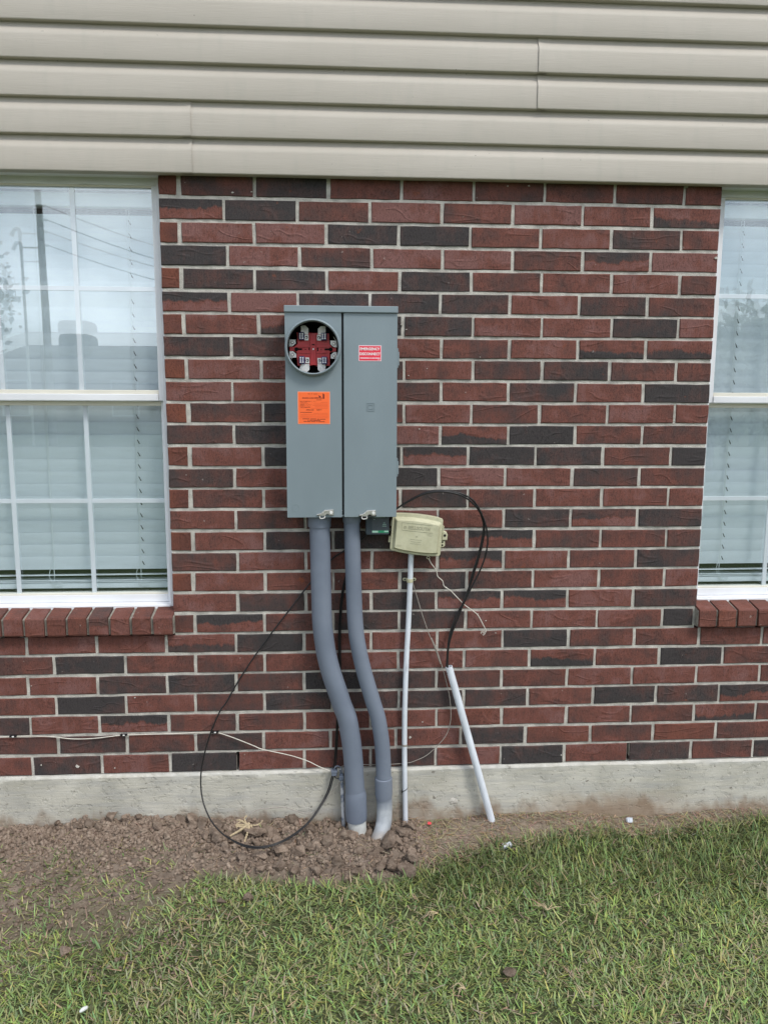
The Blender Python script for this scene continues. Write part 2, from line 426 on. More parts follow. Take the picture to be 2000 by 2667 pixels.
M['beige_shade'] = noisy('shaded_beige_relief', (0.36, 0.35, 0.245), 0.12, 0.6, 40)  # darker tone paints relief shading onto the raised letters and marks
def make_conduit(fade=-0.092):
    """grey sprayed PVC; the overspray fades out on the bare grey-white pipe near the soil"""
    m = new_mat('painted_grey_pvc', (0.15, 0.18, 0.24), 0.5, spec=0.4); n = N(m); g = n.pos(); z = n.sep(g)[2]
    base = n.ramp(n.noise(g, 9, 4), [(0.35, (0.142, 0.168, 0.215)), (0.65, (0.172, 0.200, 0.250))])
    bare = n.ramp(n.noise(g, 30, 5, 0.6), [(0.3, (0.27, 0.295, 0.32)), (0.65, (0.40, 0.425, 0.445))])
    lim = n.math('ADD', fade, n.math('MULTIPLY', n.math('SUBTRACT', n.noise(g, 16, 3), 0.5), 0.05))
    f = n.math('MULTIPLY', n.math('SUBTRACT', lim, z), 26, True)
    c = n.mix(f, base, bare)
    dirt = n.math('MULTIPLY', n.math('SUBTRACT', n.math('ADD', -0.20, n.math('MULTIPLY', n.noise(g, 40, 4), 0.03)), z), 40, True)
    n.color(n.mix(n.math('MULTIPLY', dirt, 0.6), c, (0.27, 0.20, 0.14)))
    n.bump(n.noise(g, 150, 2), 0.05, 0.001); return m
M['conduit'] = make_conduit(); M['conduit_full'] = make_conduit(-0.5)
def make_rod():
    m = new_mat('ground_rod_overspray', (0.3, 0.3, 0.33), 0.5, spec=0.4); n = N(m); g = n.pos((1, 1, 0.5))
    n.color(n.ramp(n.noise(g, 75, 4, 0.6), [(0.42, (0.15, 0.18, 0.24)), (0.56, (0.50, 0.51, 0.52))])); return m
M['rod'] = make_rod()
def make_sill_mat():
    return M['brick']

def make_glass():
    m = bpy.data.materials.new('window_glass'); m.use_nodes = True; t = m.node_tree
    for n in list(t.nodes): t.nodes.remove(n)
    o = t.nodes.new('ShaderNodeOutputMaterial'); mx = t.nodes.new('ShaderNodeMixShader'); tr = t.nodes.new('ShaderNodeBsdfTransparent')
    gl = t.nodes.new('ShaderNodeBsdfGlossy')
    ge = t.nodes.new('ShaderNodeNewGeometry'); dt = t.nodes.new('ShaderNodeVectorMath'); dt.operation = 'DOT_PRODUCT'
    t.links.new(ge.outputs['Normal'], dt.inputs[0]); t.links.new(ge.outputs['Incoming'], dt.inputs[1])
    def mth(op, a, b):
        n = t.nodes.new('ShaderNodeMath'); n.operation = op
        for i, x in enumerate((a, b)):
            if np.isscalar(x): n.inputs[i].default_value = x
            else: t.links.new(x, n.inputs[i])
        return n.outputs[0]
    ab = mth('ABSOLUTE', dt.outputs['Value'], 0.0); sch = mth('POWER', mth('SUBTRACT', 1.0, ab), 5.0)
    refl = mth('ADD', 0.125, mth('MULTIPLY', sch, 0.875))       # both faces of one pane together
    gl.inputs['Roughness'].default_value = 0.0; gl.inputs['Color'].default_value = (0.92, 0.98, 1.0, 1)
    tr.inputs['Color'].default_value = (0.93, 0.965, 0.985, 1)
    t.links.new(refl, mx.inputs[0]); t.links.new(tr.outputs[0], mx.inputs[1]); t.links.new(gl.outputs[0], mx.inputs[2]); t.links.new(mx.outputs[0], o.inputs[0])
    return m
M['glass'] = make_glass()

def make_ground():
    m = new_mat('earth', (0.2, 0.14, 0.1), 0.95, spec=0.15); n = N(m); g = n.pos(); x, y, z = n.sep(g)
    soil = n.ramp(n.noise(g, 18, 6, 0.65), [(0.3, (0.130, 0.101, 0.078)), (0.55, (0.205, 0.162, 0.127)), (0.75, (0.275, 0.224, 0.178))])
    at_ = n.new('ShaderNodeAttribute'); at_.attribute_name = 'ground_kind'
    s = n.new('ShaderNodeSeparateColor'); n.lk(at_.outputs['Color'], s.inputs[0])
    lawn = n.ramp(n.noise(g, 60, 4, 0.7), [(0.35, (0.045, 0.055, 0.024)), (0.6, (0.085, 0.092, 0.045)), (0.75, (0.15, 0.14, 0.08))])
    dry = n.ramp(n.noise(g, 55, 5, 0.7), [(0.3, (0.17, 0.132, 0.098)), (0.6, (0.25, 0.203, 0.155)), (0.8, (0.33, 0.275, 0.21))])
    far = n.ramp(n.noise(g, 1.5, 6, 0.7), [(0.3, (0.045, 0.070, 0.022)), (0.7, (0.085, 0.105, 0.040))])
    c = n.mix(s.outputs[1], soil, dry); c = n.mix(s.outputs[0], c, lawn); c = n.mix(s.outputs[2], c, far)
    n.color(c); p = n.bump(n.noise(g, 90, 5, 0.7), 0.8, 0.006); n.bump(n.noise(g, 400, 2, 0.7), 0.5, 0.002, p); return m
M['ground'] = make_ground()
def make_clod():
    m = new_mat('dry_clay_clod', (0.2, 0.15, 0.11), 0.95, spec=0.12); n = N(m); g = n.pos()
    oi = n.new('ShaderNodeObjectInfo')
    c = n.ramp(n.noise(g, 45, 5, 0.65), [(0.3, (0.118, 0.087, 0.066)), (0.5, (0.195, 0.148, 0.114)), (0.72, (0.285, 0.228, 0.180))])
    hs = n.new('ShaderNodeHueSaturation'); n.lk(n.math('ADD', 0.72, n.math('MULTIPLY', oi.outputs['Random'], 0.62)), hs.inputs['Value']); n.lk(c, hs.inputs['Color']); n.color(hs.outputs[0])
    p = n.bump(n.noise(g, 120, 5, 0.7), 0.9, 0.005); n.bump(n.noise(g, 450, 3, 0.7), 0.6, 0.002, p); return m
M['clod'] = make_clod()
def make_blade():
    m = new_mat('grass_blade', (0.1, 0.15, 0.05), 0.55, spec=0.3); n = N(m)
    a = n.new('ShaderNodeAttribute'); a.attribute_name = 'blade_colour'; n.color(a.outputs['Color'])
    n.b.inputs['Subsurface Weight'].default_value = 0.0
    tr = n.new('ShaderNodeBsdfTranslucent'); n.lk(a.outputs['Color'], tr.inputs['Color'])
    mx = n.new('ShaderNodeMixShader'); mx.inputs[0].default_value = 0.25
    out = n.t.nodes['Material Output']; n.lk(n.b.outputs[0], mx.inputs[1]); n.lk(tr.outputs[0], mx.inputs[2]); n.lk(mx.outputs[0], out.inputs[0]); return m
M['blade'] = make_blade()
M['straw'] = noisy('dry_straw', (0.44, 0.35, 0.22), 0.2, 0.8, 60)
M['bark'] = noisy('weathered_wood', (0.16, 0.135, 0.11), 0.2, 0.9, 9, 0.2, 0.5, 60)
M['leaf'] = noisy('tree_leaf', (0.055, 0.085, 0.03), 0.35, 0.6, 3)
M['roof_far'] = noisy('shingle_roof', (0.13, 0.12, 0.115), 0.2, 0.9, 6, 0.2)
M['wall_far'] = noisy('far_brick_wall', (0.22, 0.16, 0.13), 0.15, 0.9, 6, 0.2)

# ================================================================== the ground
def wall_line(x):
    """height of the soil against the footing, read along the wall"""
    return np.interp(x, [-3, -0.9, -0.55, -0.23, 0.05, 0.35, 0.54, 0.62, 0.75, 0.95, 1.1, 1.36, 1.55, 1.73, 2.0, 2.2, 4],
                     [-0.21, -0.212, -0.198, -0.176, -0.190, -0.205, -0.222, -0.222, -0.226, -0.212, -0.207, -0.190, -0.218, -0.228, -0.208, -0.203, -0.205])
GRASS_EDGE = np.array([(-2.2, -0.62), (-0.9, -0.54), (-0.54, -0.47), (-0.42, -0.425), (-0.2, -0.405), (-0.065, -0.36), (0.066, -0.262), (0.247, -0.30), (0.469, -0.335), (0.706, -0.325),
                       (0.8775, -0.24), (1.058, -0.165), (1.24, -0.128), (1.426, -0.095), (1.696, -0.088), (1.8875, -0.070), (2.2, -0.045), (4, -0.05)])
def edge_y(x): return np.interp(x, GRASS_EDGE[:, 0], GRASS_EDGE[:, 1])
_wj = RNG.random((128, 128, 3))
def worley(x, y):
    x = np.asarray(x, float); y = np.asarray(y, float); xi = np.floor(x).astype(int); yi = np.floor(y).astype(int); best = np.full(np.broadcast(x, y).shape, 9.0); val = np.zeros_like(best)
    for a in (-1, 0, 1):
        for b in (-1, 0, 1):
            j = _wj[(xi + a) % 128, (yi + b) % 128]; d = (xi + a + j[..., 0] - x) ** 2 + (yi + b + j[..., 1] - y) ** 2
            val = np.where(d < best, j[..., 2], val); best = np.minimum(best, d)
    return np.sqrt(best), val
def lumps(x, y):
    d1, v1 = worley(x / 0.034, y / 0.030); d2, v2 = worley(x / 0.015 + 7, y / 0.014 + 3)
    return 0.024 * np.clip(0.8 - d1, 0, 1) * (0.3 + v1) + 0.010 * np.clip(0.8 - d2, 0, 1) * (0.3 + v2)
def sstep(t): t = np.clip(t, 0, 1); return t * t * (3 - 2 * t)
def soil_mask(x, y):
    """1 on the freshly dug loose soil"""
    right = sstep((0.86 + 0.12 * (fbm(y * 9, x * 3) - 0.5) - x) / 0.06)
    front = sstep((y - (edge_y(x) - 0.025)) / 0.06)
    return right * front
def ground_h(x, y):
    x = np.asarray(x, float); y = np.asarray(y, float)
    w = np.exp(-np.clip(-y, 0, None) / 0.16)
    h = wall_line(x) * w + (-0.248 - 0.012 * np.clip(-y - 0.3, 0, 1.5)) * (1 - w)
    s = soil_mask(x, y)
    h = h + s * (0.022 * np.exp(-((y + 0.13) / 0.11) ** 2) * (0.5 + fbm(x * 5, y * 7)) + 0.035 * (fbm(x * 24, y * 24, 4) - 0.47) + 0.012 * (np.abs(fbm(x * 60 + 3, y * 60, 3) - 0.45)))
    h = h + s * (lumps(x, y) * (0.75 - 0.55 * sstep((-y - 0.10) / 0.10) * sstep((0.15 - x) / 0.3)) - 0.007) - 0.040 * np.exp(-(((x - 0.66) / 0.055) ** 2 + ((y + 0.09) / 0.06) ** 2)) - 0.010 * np.exp(-(((x - 0.57) / 0.06) ** 2 + ((y + 0.03) / 0.05) ** 2))
    h = h + 0.02 * np.exp(-(((x - 0.50) / 0.17) ** 2 + ((y + 0.19) / 0.09) ** 2)) * s
    h = h + 0.016 * np.exp(-(((x - 1.105) / 0.07) ** 2 + ((y + 0.035) / 0.04) ** 2))
    h = h + 0.010 * (fbm(x * 7 + 40, y * 7, 4) - 0.47) * (1 - s)
    return h
def build_ground():
    xs = np.unique(np.concatenate([[-300, -120, -60, -30, -15, -8, -5], np.arange(-4, -1.2, 0.1), np.arange(-1.2, -0.95, 0.02), np.arange(-0.95, 0.95, 0.0058), np.arange(0.95, 2.9, 0.012), np.arange(2.9, 6, 0.1), [8, 12, 20, 40, 90, 300]]))
    ys = np.unique(np.concatenate([[-400, -160, -80, -45, -30, -20, -14, -10, -7, -5, -4], np.arange(-3.2, -1.3, 0.08), np.arange(-1.3, -0.5, 0.014), np.arange(-0.5, 0.03, 0.0058), [0.06, 0.5, 3, 20, 200]]))
    X, Y = np.meshgrid(xs, ys)
    H = ground_h(X, Y); far = sstep((np.maximum(np.abs(X - 0.8) - 3.5, -Y - 3.2)) / 2.0); H = H * (1 - far) + (-0.27) * far
    H = np.where(Y > 0.05, -0.30, H)
    nx, ny = len(xs), len(ys)
    V = np.stack([X, Y, H], -1).reshape(-1, 3)
    i = (np.arange(ny - 1)[:, None] * nx + np.arange(nx - 1)[None, :]).ravel()
    F = np.stack([i, i + 1, i + nx + 1, i + nx], -1)
    me = bpy.data.meshes.new('ground')
    me.vertices.add(len(V)); me.vertices.foreach_set('co', V.ravel())
    me.loops.add(F.size); me.loops.foreach_set('vertex_index', F.ravel().astype(np.int32))
    me.polygons.add(len(F)); me.polygons.foreach_set('loop_start', np.arange(0, F.size, 4, dtype=np.int32))
    me.update(calc_edges=True)
    me.polygons.foreach_set('use_smooth', np.ones(len(F), bool))
    lawn = sstep((edge_y(X) + 0.03 - Y) / 0.08) * (0.4 + 0.6 * sstep((X + 0.15) / 0.4 + np.clip(-Y - 0.45, 0, 1) * 4))
    dry = np.clip(1 - soil_mask(X, Y), 0, 1); grass_far = sstep((-Y - 1.9) / 0.6)
    ca = me.color_attributes.new('ground_kind', 'FLOAT_COLOR', 'POINT')
    ca.data.foreach_set('color', np.stack([lawn, dry, grass_far, np.ones_like(X)], -1).reshape(-1).astype(np.float32))
    me.materials.append(M['ground'])
    o = link(bpy.data.objects.new('ground', me)); o['kind'] = 'structure'; o['label'] = 'bare brown earth and lawn in front of the house'
    return o
build_ground()

# ================================================================== concrete footing
def build_footing():
    xs = np.arange(-3.2, 5.2, 0.02); zs = np.array([-0.5, -0.34, -0.3, -0.26, -0.22, -0.18, -0.14, -0.10, -0.06, -0.03, -0.012, -0.004, 0.0])
    X, Z = np.meshgrid(xs, zs)
    Yf = -0.010 + 0.004 * (fbm(X * 3, Z * 20) - 0.5) + 0.0035 * (fbm(X * 30, Z * 60) - 0.5)
    Yf = np.where(X > 1.361, Yf + 0.004, Yf)                      # the pour steps back at the form joint
    Yf = np.where(np.abs(X - 1.361) < 0.006, Yf + 0.004, Yf)
    Yf = np.where(Z > -0.008, Yf + 0.006 + 0.004 * fbm(X * 40, Z * 3), Yf)
    Z = np.where(Z > -0.001, Z - 0.001 - 0.003 * fbm(X * 35, X * 0), Z)
    nx = len(xs); v = [tuple(p) for p in np.stack([X, Yf, Z], -1).reshape(-1, 3)]
    f = [(j * nx + i, j * nx + i + 1, (j + 1) * nx + i + 1, (j + 1) * nx + i) for j in range(len(zs) - 1) for i in range(nx - 1)]
    top = len(v); v += [(x, 0.12, v[(len(zs) - 1) * nx + i][2]) for i, x in enumerate(xs)]
    f += [((len(zs) - 1) * nx + i, (len(zs) - 1) * nx + i + 1, top + i + 1, top + i) for i in range(nx - 1)]
    o = mesh_obj('concrete_foundation', v, f, M['concrete'], smooth=False)
    smooth_by_angle(o, 40)
    tag(o, 'pale stained concrete footing strip between the brick wall and the soil', 'foundation')
    # spalled lump of mortar stuck on the face
    b = bmesh.new(); bmesh.ops.create_icosphere(b, subdivisions=3, radius=1)
    c = at(900 + 930 / 3.318, 1650 + 1450 / 3.318, -0.01)
    for q in b.verts:
        k = 0.7 + 0.6 * float(vnoise(q.co.x * 2 + 9, q.co.z * 2 + q.co.y * 2))
        q.co = Vector((c[0] + q.co.x * 0.016 * k, -0.009 + q.co.y * 0.006 * k, c[2] + q.co.z * 0.013 * k))
    me = bpy.data.meshes.new('mortar_lump'); b.to_mesh(me); b.free(); me.materials.append(M['mortar']); link(bpy.data.objects.new('mortar_lump', me), o)
build_footing()

# ================================================================== brick wall
CP, JT = 0.0762, 0.0110
WALL_L, WALL_R = -0.075, 1.873
ROWS = [
    (1, 'OMKRRMMMR', [-0.006, 0.246, 0.496, 0.746, 0.996, 1.244, 1.491, 1.739]),
    (2, 'TDMPMPRB', [0.141, 0.389, 0.638, 0.886, 1.133, 1.380, 1.628]),
    (3, 'ORPDDRRKM', [-0.007, 0.241, 0.488, 0.737, 0.986, 1.235, 1.486, 1.737]),
    (4, 'DPMPPMTP', [0.151, 0.396, 0.644, 0.890, 1.137, 1.385, 1.630]),
    (5, 'OKKRDMRRM', [-0.007, 0.241, 0.489, 0.741, 0.993, 1.242, 1.493, 1.740]),
    (6, 'TPKKKRKM', [0.153, 0.388, 0.639, 0.884, 1.131, 1.379, 1.626]),
    (7, 'ORBDKRRDP', [-0.003, 0.251, 0.502, 0.754, 1.001, 1.248, 1.501, 1.743]),
    (8, 'KKMRMRBB', [0.155, 0.400, 0.645, 0.890, 1.134, 1.382, 1.629]),
    (9, 'OPRKRMKMM', [0.001, 0.258, 0.509, 0.759, 1.004, 1.254, 1.500, 1.744]),
    (10, 'PRMMRKRD', [0.155, 0.400, 0.645, 0.890, 1.134, 1.379, 1.627]),
    (11, 'OMDMRMRRR', [0.003, 0.261, 0.510, 0.759, 1.002, 1.249, 1.498, 1.748]),
    (12, 'KDMRBDMM', [0.158, 0.402, 0.647, 0.891, 1.137, 1.382, 1.632]),
    (13, 'ORDDTDKMD', [0.003, 0.258, 0.505, 0.752, 0.993, 1.239, 1.489, 1.742]),
    (14, 'KRMDPRKM', [0.157, 0.400, 0.644, 0.887, 1.130, 1.378, 1.628]),
    (15, 'OMRMKMRRR', [0.002, 0.257, 0.503, 0.749, 0.994, 1.240, 1.491, 1.741]),
    (16, 'RMMRRKTK', [0.158, 0.404, 0.645, 0.885, 1.128, 1.377, 1.628]),
    (17, 'ORKDMTMMM', [0.005, 0.259, 0.505, 0.749, 0.994, 1.244, 1.493, 1.743]),
    (18, 'KRRMTRMK', [0.161, 0.405, 0.646, 0.887, 1.131, 1.377, 1.629]),
    (19, 'ORRMKMRRR', [0.002, 0.258, 0.504, 0.748, 0.996, 1.244, 1.494, 1.744]),
    (20, 'RKMKTTRK', [0.157, 0.403, 0.644, 0.885, 1.130, 1.376, 1.627]),
    (21, 'MTRKKRRRD', [0.001, 0.253, 0.503, 0.746, 0.995, 1.243, 1.493, 1.744]),
    (22, 'RRRBDRRRDMRRR', [-0.602, -0.354, -0.105, 0.147, 0.395, 0.643, 0.889, 1.136, 1.387, 1.640, 1.892, 2.139]),
    (23, 'MDMMMRRRBRDM', [-0.509, -0.255, -0.001, 0.250, 0.497, 0.744, 0.992, 1.240, 1.491, 1.741, 1.990]),
    (24, 'RRKKMDKMMRRRM', [-0.607, -0.357, -0.106, 0.144, 0.394, 0.641, 0.888, 1.136, 1.386, 1.639, 1.891, 2.140]),
    (25, 'RDRMKKKKRDKT', [-0.511, -0.259, -0.006, 0.247, 0.497, 0.747, 0.993, 1.239, 1.489, 1.737, 1.985]),
    (26, 'KRTMMRRORRMBM', [-0.607, -0.358, -0.107, 0.145, 0.394, 0.640, 0.890, 1.140, 1.390, 1.642, 1.891, 2.137]),
    (27, 'MKMKRRRKOMOM', [-0.510, -0.261, -0.010, 0.241, 0.491, 0.738, 0.984, 1.233, 1.486, 1.733, 1.983]),
    (28, 'RKRDRMKRDRKMD', [-0.608, -0.356, -0.107, 0.144, 0.392, 0.641, 0.890, 1.140, 1.388, 1.639, 1.887, 2.135]),
]
TONE = {'P': (0.04, 0, 0, 1), 'R': (0.24, 0, 0, 1), 'M': (0.50, 0, 0, 1), 'K': (0.76, 0, 0, 1), 'D': (1.0, 0, 0, 1),
        'T': (0.20, 0.8, 0, 1), 'B': (0.22, 0, 0.75, 1), 'O': (0.3, 0, 0, 0.2), 'W': (0.22, 0, 0, 0.62)}
def brick_mesh(w, h, d, rnd, ch=0.0022):
    """chamfered brick with slightly uneven arrises; origin at the centre of the face plane"""
    hw, hh = w / 2, h / 2; nl, ns = max(2, int(w / 0.045)), 2
    ring = []
    for k in range(nl): ring.append((-hw + w * k / nl, -hh))
    for k in range(ns): ring.append((hw, -hh + h * k / ns))
    for k in range(nl): ring.append((hw - w * k / nl, hh))
    for k in range(ns): ring.append((-hw, hh - h * k / ns))
    ring = [(x + rnd.uniform(-1, 1) * 0.0011, z + rnd.uniform(-1, 1) * 0.0011) for x, z in ring]
    n = len(ring); inn = []
    for x, z in ring:
        c = ch * rnd.uniform(0.6, 1.7)
        inn.append((x - math.copysign(min(c, abs(x)), x) if abs(abs(x) - hw) < 0.003 else x, z - math.copysign(min(c, abs(z)), z) if abs(abs(z) - hh) < 0.003 else z))
    tilt = rnd.uniform(-0.0012, 0.0012); off = rnd.uniform(-0.0012, 0.0012)
    v = [(x, off + tilt * x / hw, z) for x, z in inn] + [(x, off + tilt * x / hw + ch, z) for x, z in ring] + [(x, d, z) for x, z in ring]
    f = [tuple(range(n))]
    for a in (0, n):
        f += [(a + i, a + n + i, a + n + (i + 1) % n, a + (i + 1) % n) for i in range(n)]
    return v, f
wall = thing('brick_wall', 'dark red brick wall with pale mortar between the two white windows', 'wall')
rb = random.Random(5)
def put_brick(x0, x1, z0, z1, code, parent, name='brick', d=0.075, y=0.0):
    v, f = brick_mesh(x1 - x0, z1 - z0, d, rb)
    o = mesh_obj(name, v, f, M['brick'], parent, loc=((x0 + x1) / 2, y, (z0 + z1) / 2))
    t = TONE[code]; j = rb.uniform(-0.09, 0.09)
    o.color = (min(1, max(0, t[0] + j)), t[1] * rb.uniform(0.8, 1.1), t[2] * rb.uniform(0.8, 1.1), t[3])
    return o
for r, codes, joints in ROWS:
    z0 = (28 - r) * CP + JT / 2; z1 = z0 + CP - JT
    if r <= 20: xs = [WALL_L - JT / 2] + joints + [WALL_R + JT / 2]
    elif r == 21: xs = [-0.078] + joints + [1.867]
    else: xs = [joints[0] - 0.2486] + joints + [joints[-1] + 0.2486]
    if r == 28: z0 -= 0.004
    if r > 21: codes = codes.replace('O', 'W')
    for i, c in enumerate(codes):
        j0 = rb.uniform(0.8, 1.25) * JT / 2; j1 = rb.uniform(0.8, 1.25) * JT / 2
        if i == 0: j0 = JT / 2
        if i == len(codes) - 1: j1 = JT / 2
        if c == 'O' and i == 0: j1 += 0.004
        dz = 0.0012 * math.sin(r * 1.7 + i)
        put_brick(xs[i] + j0, xs[i + 1] - j1, z0 + dz, z1 + dz, c, wall)
# the run of the wall past the windows, outside the picture
fb = MB()
for r in range(1, 29):
    z0 = (28 - r) * CP + JT / 2; z1 = z0 + CP - JT
    spans = [(-3.1, -0.985), (2.785, 5.1)] if r <= 21 else [(-3.1, -0.509 - 0.2486 if r % 2 else -0.602 - 0.2486), (1.99 + 0.2486 if r % 2 else 2.139 + 0.2486, 5.1)]
    for s, (a, b) in enumerate(spans):
        if s == 0:
            x = b
            while x > a:
                x2 = max(a, x - (0.2486 if (x != b or r % 2 or r > 21) else 0.12)); 
                if x - x2 > 0.03:
                    v, f = brick_mesh(x - x2 - JT, z1 - z0, 0.07, rb); fb.add([(p[0] + (x + x2) / 2, p[1], p[2] + (z0 + z1) / 2) for p in v], f)
                x = x2
        else:
            x = a
            while x < b:
                x2 = min(b, x + (0.2486 if (x != a or r % 2 or r > 21) else 0.12))
                if x2 - x > 0.03:
                    v, f = brick_mesh(x2 - x - JT, z1 - z0, 0.07, rb); fb.add([(p[0] + (x + x2) / 2, p[1], p[2] + (z0 + z1) / 2) for p in v], f)
                x = x2
o = fb.build('brick_field', M['brick'], wall); o['kind'] = 'stuff'; o.color = (0.45, 0, 0, 1)
# mortar bed behind the faces; the two open weep joints of the bottom course stay dark
mb = MB(); MY = 0.0042
W1, W2 = 0.144, 1.639
mb.box(-0.0725, 1.8705, MY, 0.085, CP * 7 - 0.006, 2.24)
mb.box(-3.1, 5.1, MY, 0.085, CP - 0.004, CP * 7 - 0.006)
for a, b in ((-3.1, W1 - 0.0055), (W1 + 0.0055, W2 - 0.0055), (W2 + 0.0055, 5.1)): mb.box(a, b, MY, 0.085, 0.0, CP - 0.004)
mb.box(-3.1, -0.985, MY, 0.085, CP * 7 - 0.006, 2.24); mb.box(2.785, 5.1, MY, 0.085, CP * 7 - 0.006, 2.24)
mo = mb.build('mortar', M['mortar'], wall)
MB().box(-3.1, 5.1, 0.086, 0.12, -0.02, 0.60).build('backing', M['dark_void'], wall)  # near-black sheet paints the shade inside the open weep joints
# loose mortar smears on the faces
sm = MB()
for (u, v, s) in ((1046, 846, 5), (1058, 858, 4), (1064, 978, 4), (1072, 990, 3), (1864, 672, 9), (1786, 487, 9), (1322, 485, 4), (1377, 484, 5), (606, 502, 6), (656, 500, 5), (1112, 960, 3), (1068, 1920, 9),
                  (108, 1992, 5), (300, 2000, 4), (1460, 1966, 5), (202, 1996, 10), (1265, 1616, 4), (1290, 1648, 3), (83, 1786, 3), (1250, 930, 3), (1092, 1117, 4), (1100, 1880, 3), (486, 1237, 3), (352, 1817, 3)):
    p = at(u, v, 0.0); n = 7; rr = random.Random(u)
    pts = [(p[0] + math.cos(2 * math.pi * k / n) * s * 0.0009 * rr.uniform(0.3, 1.2), p[2] + math.sin(2 * math.pi * k / n) * s * 0.0006 * rr.uniform(0.3, 1.2)) for k in range(n)]
    sm.prism(pts, -0.0032, 0.004)
o = sm.build('mortar_spatter', M['mortar'], wall); o['kind'] = 'stuff'
# rowlock sills
def build_sill(edges, codes, end_gap):
    s = MB()
    x0, x1 = edges[0], edges[-1]
    prof = [(-0.020, 0.5405), (-0.022, 0.600), (0.070, 0.624), (0.070, 0.5405)]
    n = 4; v = [(x0 + 0.002, y, z) for y, z in prof] + [(x1 - 0.002, y, z) for y, z in prof]
    s.add(v, [(0, 4, 5, 1), (1, 5, 6, 2), (2, 6, 7, 3), (3, 7, 4, 0), (0, 1, 2, 3), (7, 6, 5, 4)])
    so = s.build('window_sill', M['sill_mortar'], wall)
    for i, c in enumerate(codes):
        a = edges[i] + 0.0056; b = edges[i + 1] - 0.0056; w = b - a; j = lambda: rb.uniform(-0.0012, 0.0012)
        P = [(-0.030, 0.540), (-0.0325, 0.545), (-0.0325, 0.602), (-0.0295, 0.6065), (0.068, 0.6295), (0.068, 0.540)]
        dz = rb.uniform(-0.0015, 0.0015); m = len(P); cx = (a + b) / 2
        bv = [(-w / 2 + j(), y, z - 0.575 + dz + j()) for y, z in P] + [(w / 2 + j(), y, z - 0.575 + dz + j()) for y, z in P]
        bf = [(k, k + m, (k + 1) % m + m, (k + 1) % m) for k in range(m)] + [tuple(range(m)), tuple(range(2 * m - 1, m - 1, -1))]
        o = mesh_obj('sill_brick', bv, bf, M['brick'], so, loc=(cx, 0, 0.575))
        t = TONE[c]; o.color = (max(0, t[0] + rb.uniform(-0.1, 0.1)), t[1] * 0.6, t[2] * 0.6, rb.uniform(0.35, 0.85))
L_E = [float(at(u, 1640, -0.03)[0]) for u in (7, 63, 120, 175, 230, 286, 342, 397, 454)]
p0 = L_E[1] - L_E[0]
L_E = [L_E[0] - p0 * k for k in range(4, 0, -1)] + L_E
build_sill(L_E, 'RMRMRRMRTRMR', 0)
R_E = [float(at(u, 1625, -0.03)[0]) for u in (1816.5, 1866, 1917, 1970)]
p0 = (R_E[3] - R_E[0]) / 3
R_E = R_E + [R_E[3] + p0 * k for k in range(1, 10)]
build_sill(R_E, 'RRRMRMRRMRRM', 0)

# ================================================================== siding
siding = thing('vinyl_siding', 'beige dutch-lap vinyl siding with dark shadow lines above the brick wall', 'siding', (0, 0, 2.122))
SH = 0.1146; SZ = 2.122
PROF = [(0.000, -0.020), (0.000, -0.0395), (0.0015, -0.0412), (0.004, -0.0418), (0.040, -0.0408), (0.070, -0.0398), (0.077, -0.0384), (0.084, -0.0350), (0.091, -0.0305), (0.098, -0.0262), (0.105, -0.0232), (SH + 0.006, -0.0215)]
def siding_panel(c0, xa, xb, dy, parent, edge=0.0):
    nseg = max(2, int((xb - xa) / 0.06)); xs = np.unique(np.concatenate([np.linspace(xa, xb, nseg + 1), np.clip(edge + np.array([-0.08, -0.05, -0.03, -0.015, 0, 0.015, 0.03, 0.05, 0.08]), xa, xb)])); nseg = len(xs) - 1; v = []; f = []
    for c in (0, 1):
        base = len(v); m = len(PROF)
        for x in xs:
            for k, (z, y) in enumerate(PROF):
                fl = -0.0030 * math.exp(-abs(x - edge) / 0.025) if dy else 0.0
                wob = 0.0011 * (float(fbm(x * 1.3 + c0 * 7, (c0 + c) * 3.1 + z * 4)) - 0.47) * 2
                v.append((x, y + dy + fl + wob * (1 if k else 0), (c0 + c) * SH + z + 0.0008 * math.sin(x * 1.7 + c0 + c)))
        f += [(base + i * m + k, base + (i + 1) * m + k, base + (i + 1) * m + k + 1, base + i * m + k + 1) for i in range(nseg) for k in range(m - 1)]
    o = mesh_obj('siding_panel', v, f, M['siding'], parent); smooth_by_angle(o, 50); return o
for pair, seam in enumerate((0.047, 1.197, -1.1, 2.9, 0.6, -0.4, 1.8)):
    if seam < 0.5:      # the lap faces the camera's side, the outer sheet ends at the seam
        siding_panel(pair * 2, -3.2, seam, -0.0016, siding, seam); siding_panel(pair * 2, seam - 0.03, 5.2, 0.0, siding, seam)
    else:
        siding_panel(pair * 2, -3.2, seam + 0.03, 0.0, siding, seam); siding_panel(pair * 2, seam, 5.2, -0.0016, siding, seam)
# starter strip and closing trim under the first course, returning to the window heads
st = MB().box(-3.2, 5.2, -0.021, 0.004, 0.0035, 0.012); st.build('starter_strip', M['siding'], siding)
so = MB()
for a, b in ((-0.985, -0.070), (1.868, 2.785)): MB().box(a, b, 0.0042, 0.075, 0.006, 0.02).build('soffit_return', M['frame_white'], siding)
MB().box(-3.2, 5.2, 0.02, 0.06, 0.14, 1.65).build('sheathing', M['dark_void'], siding)

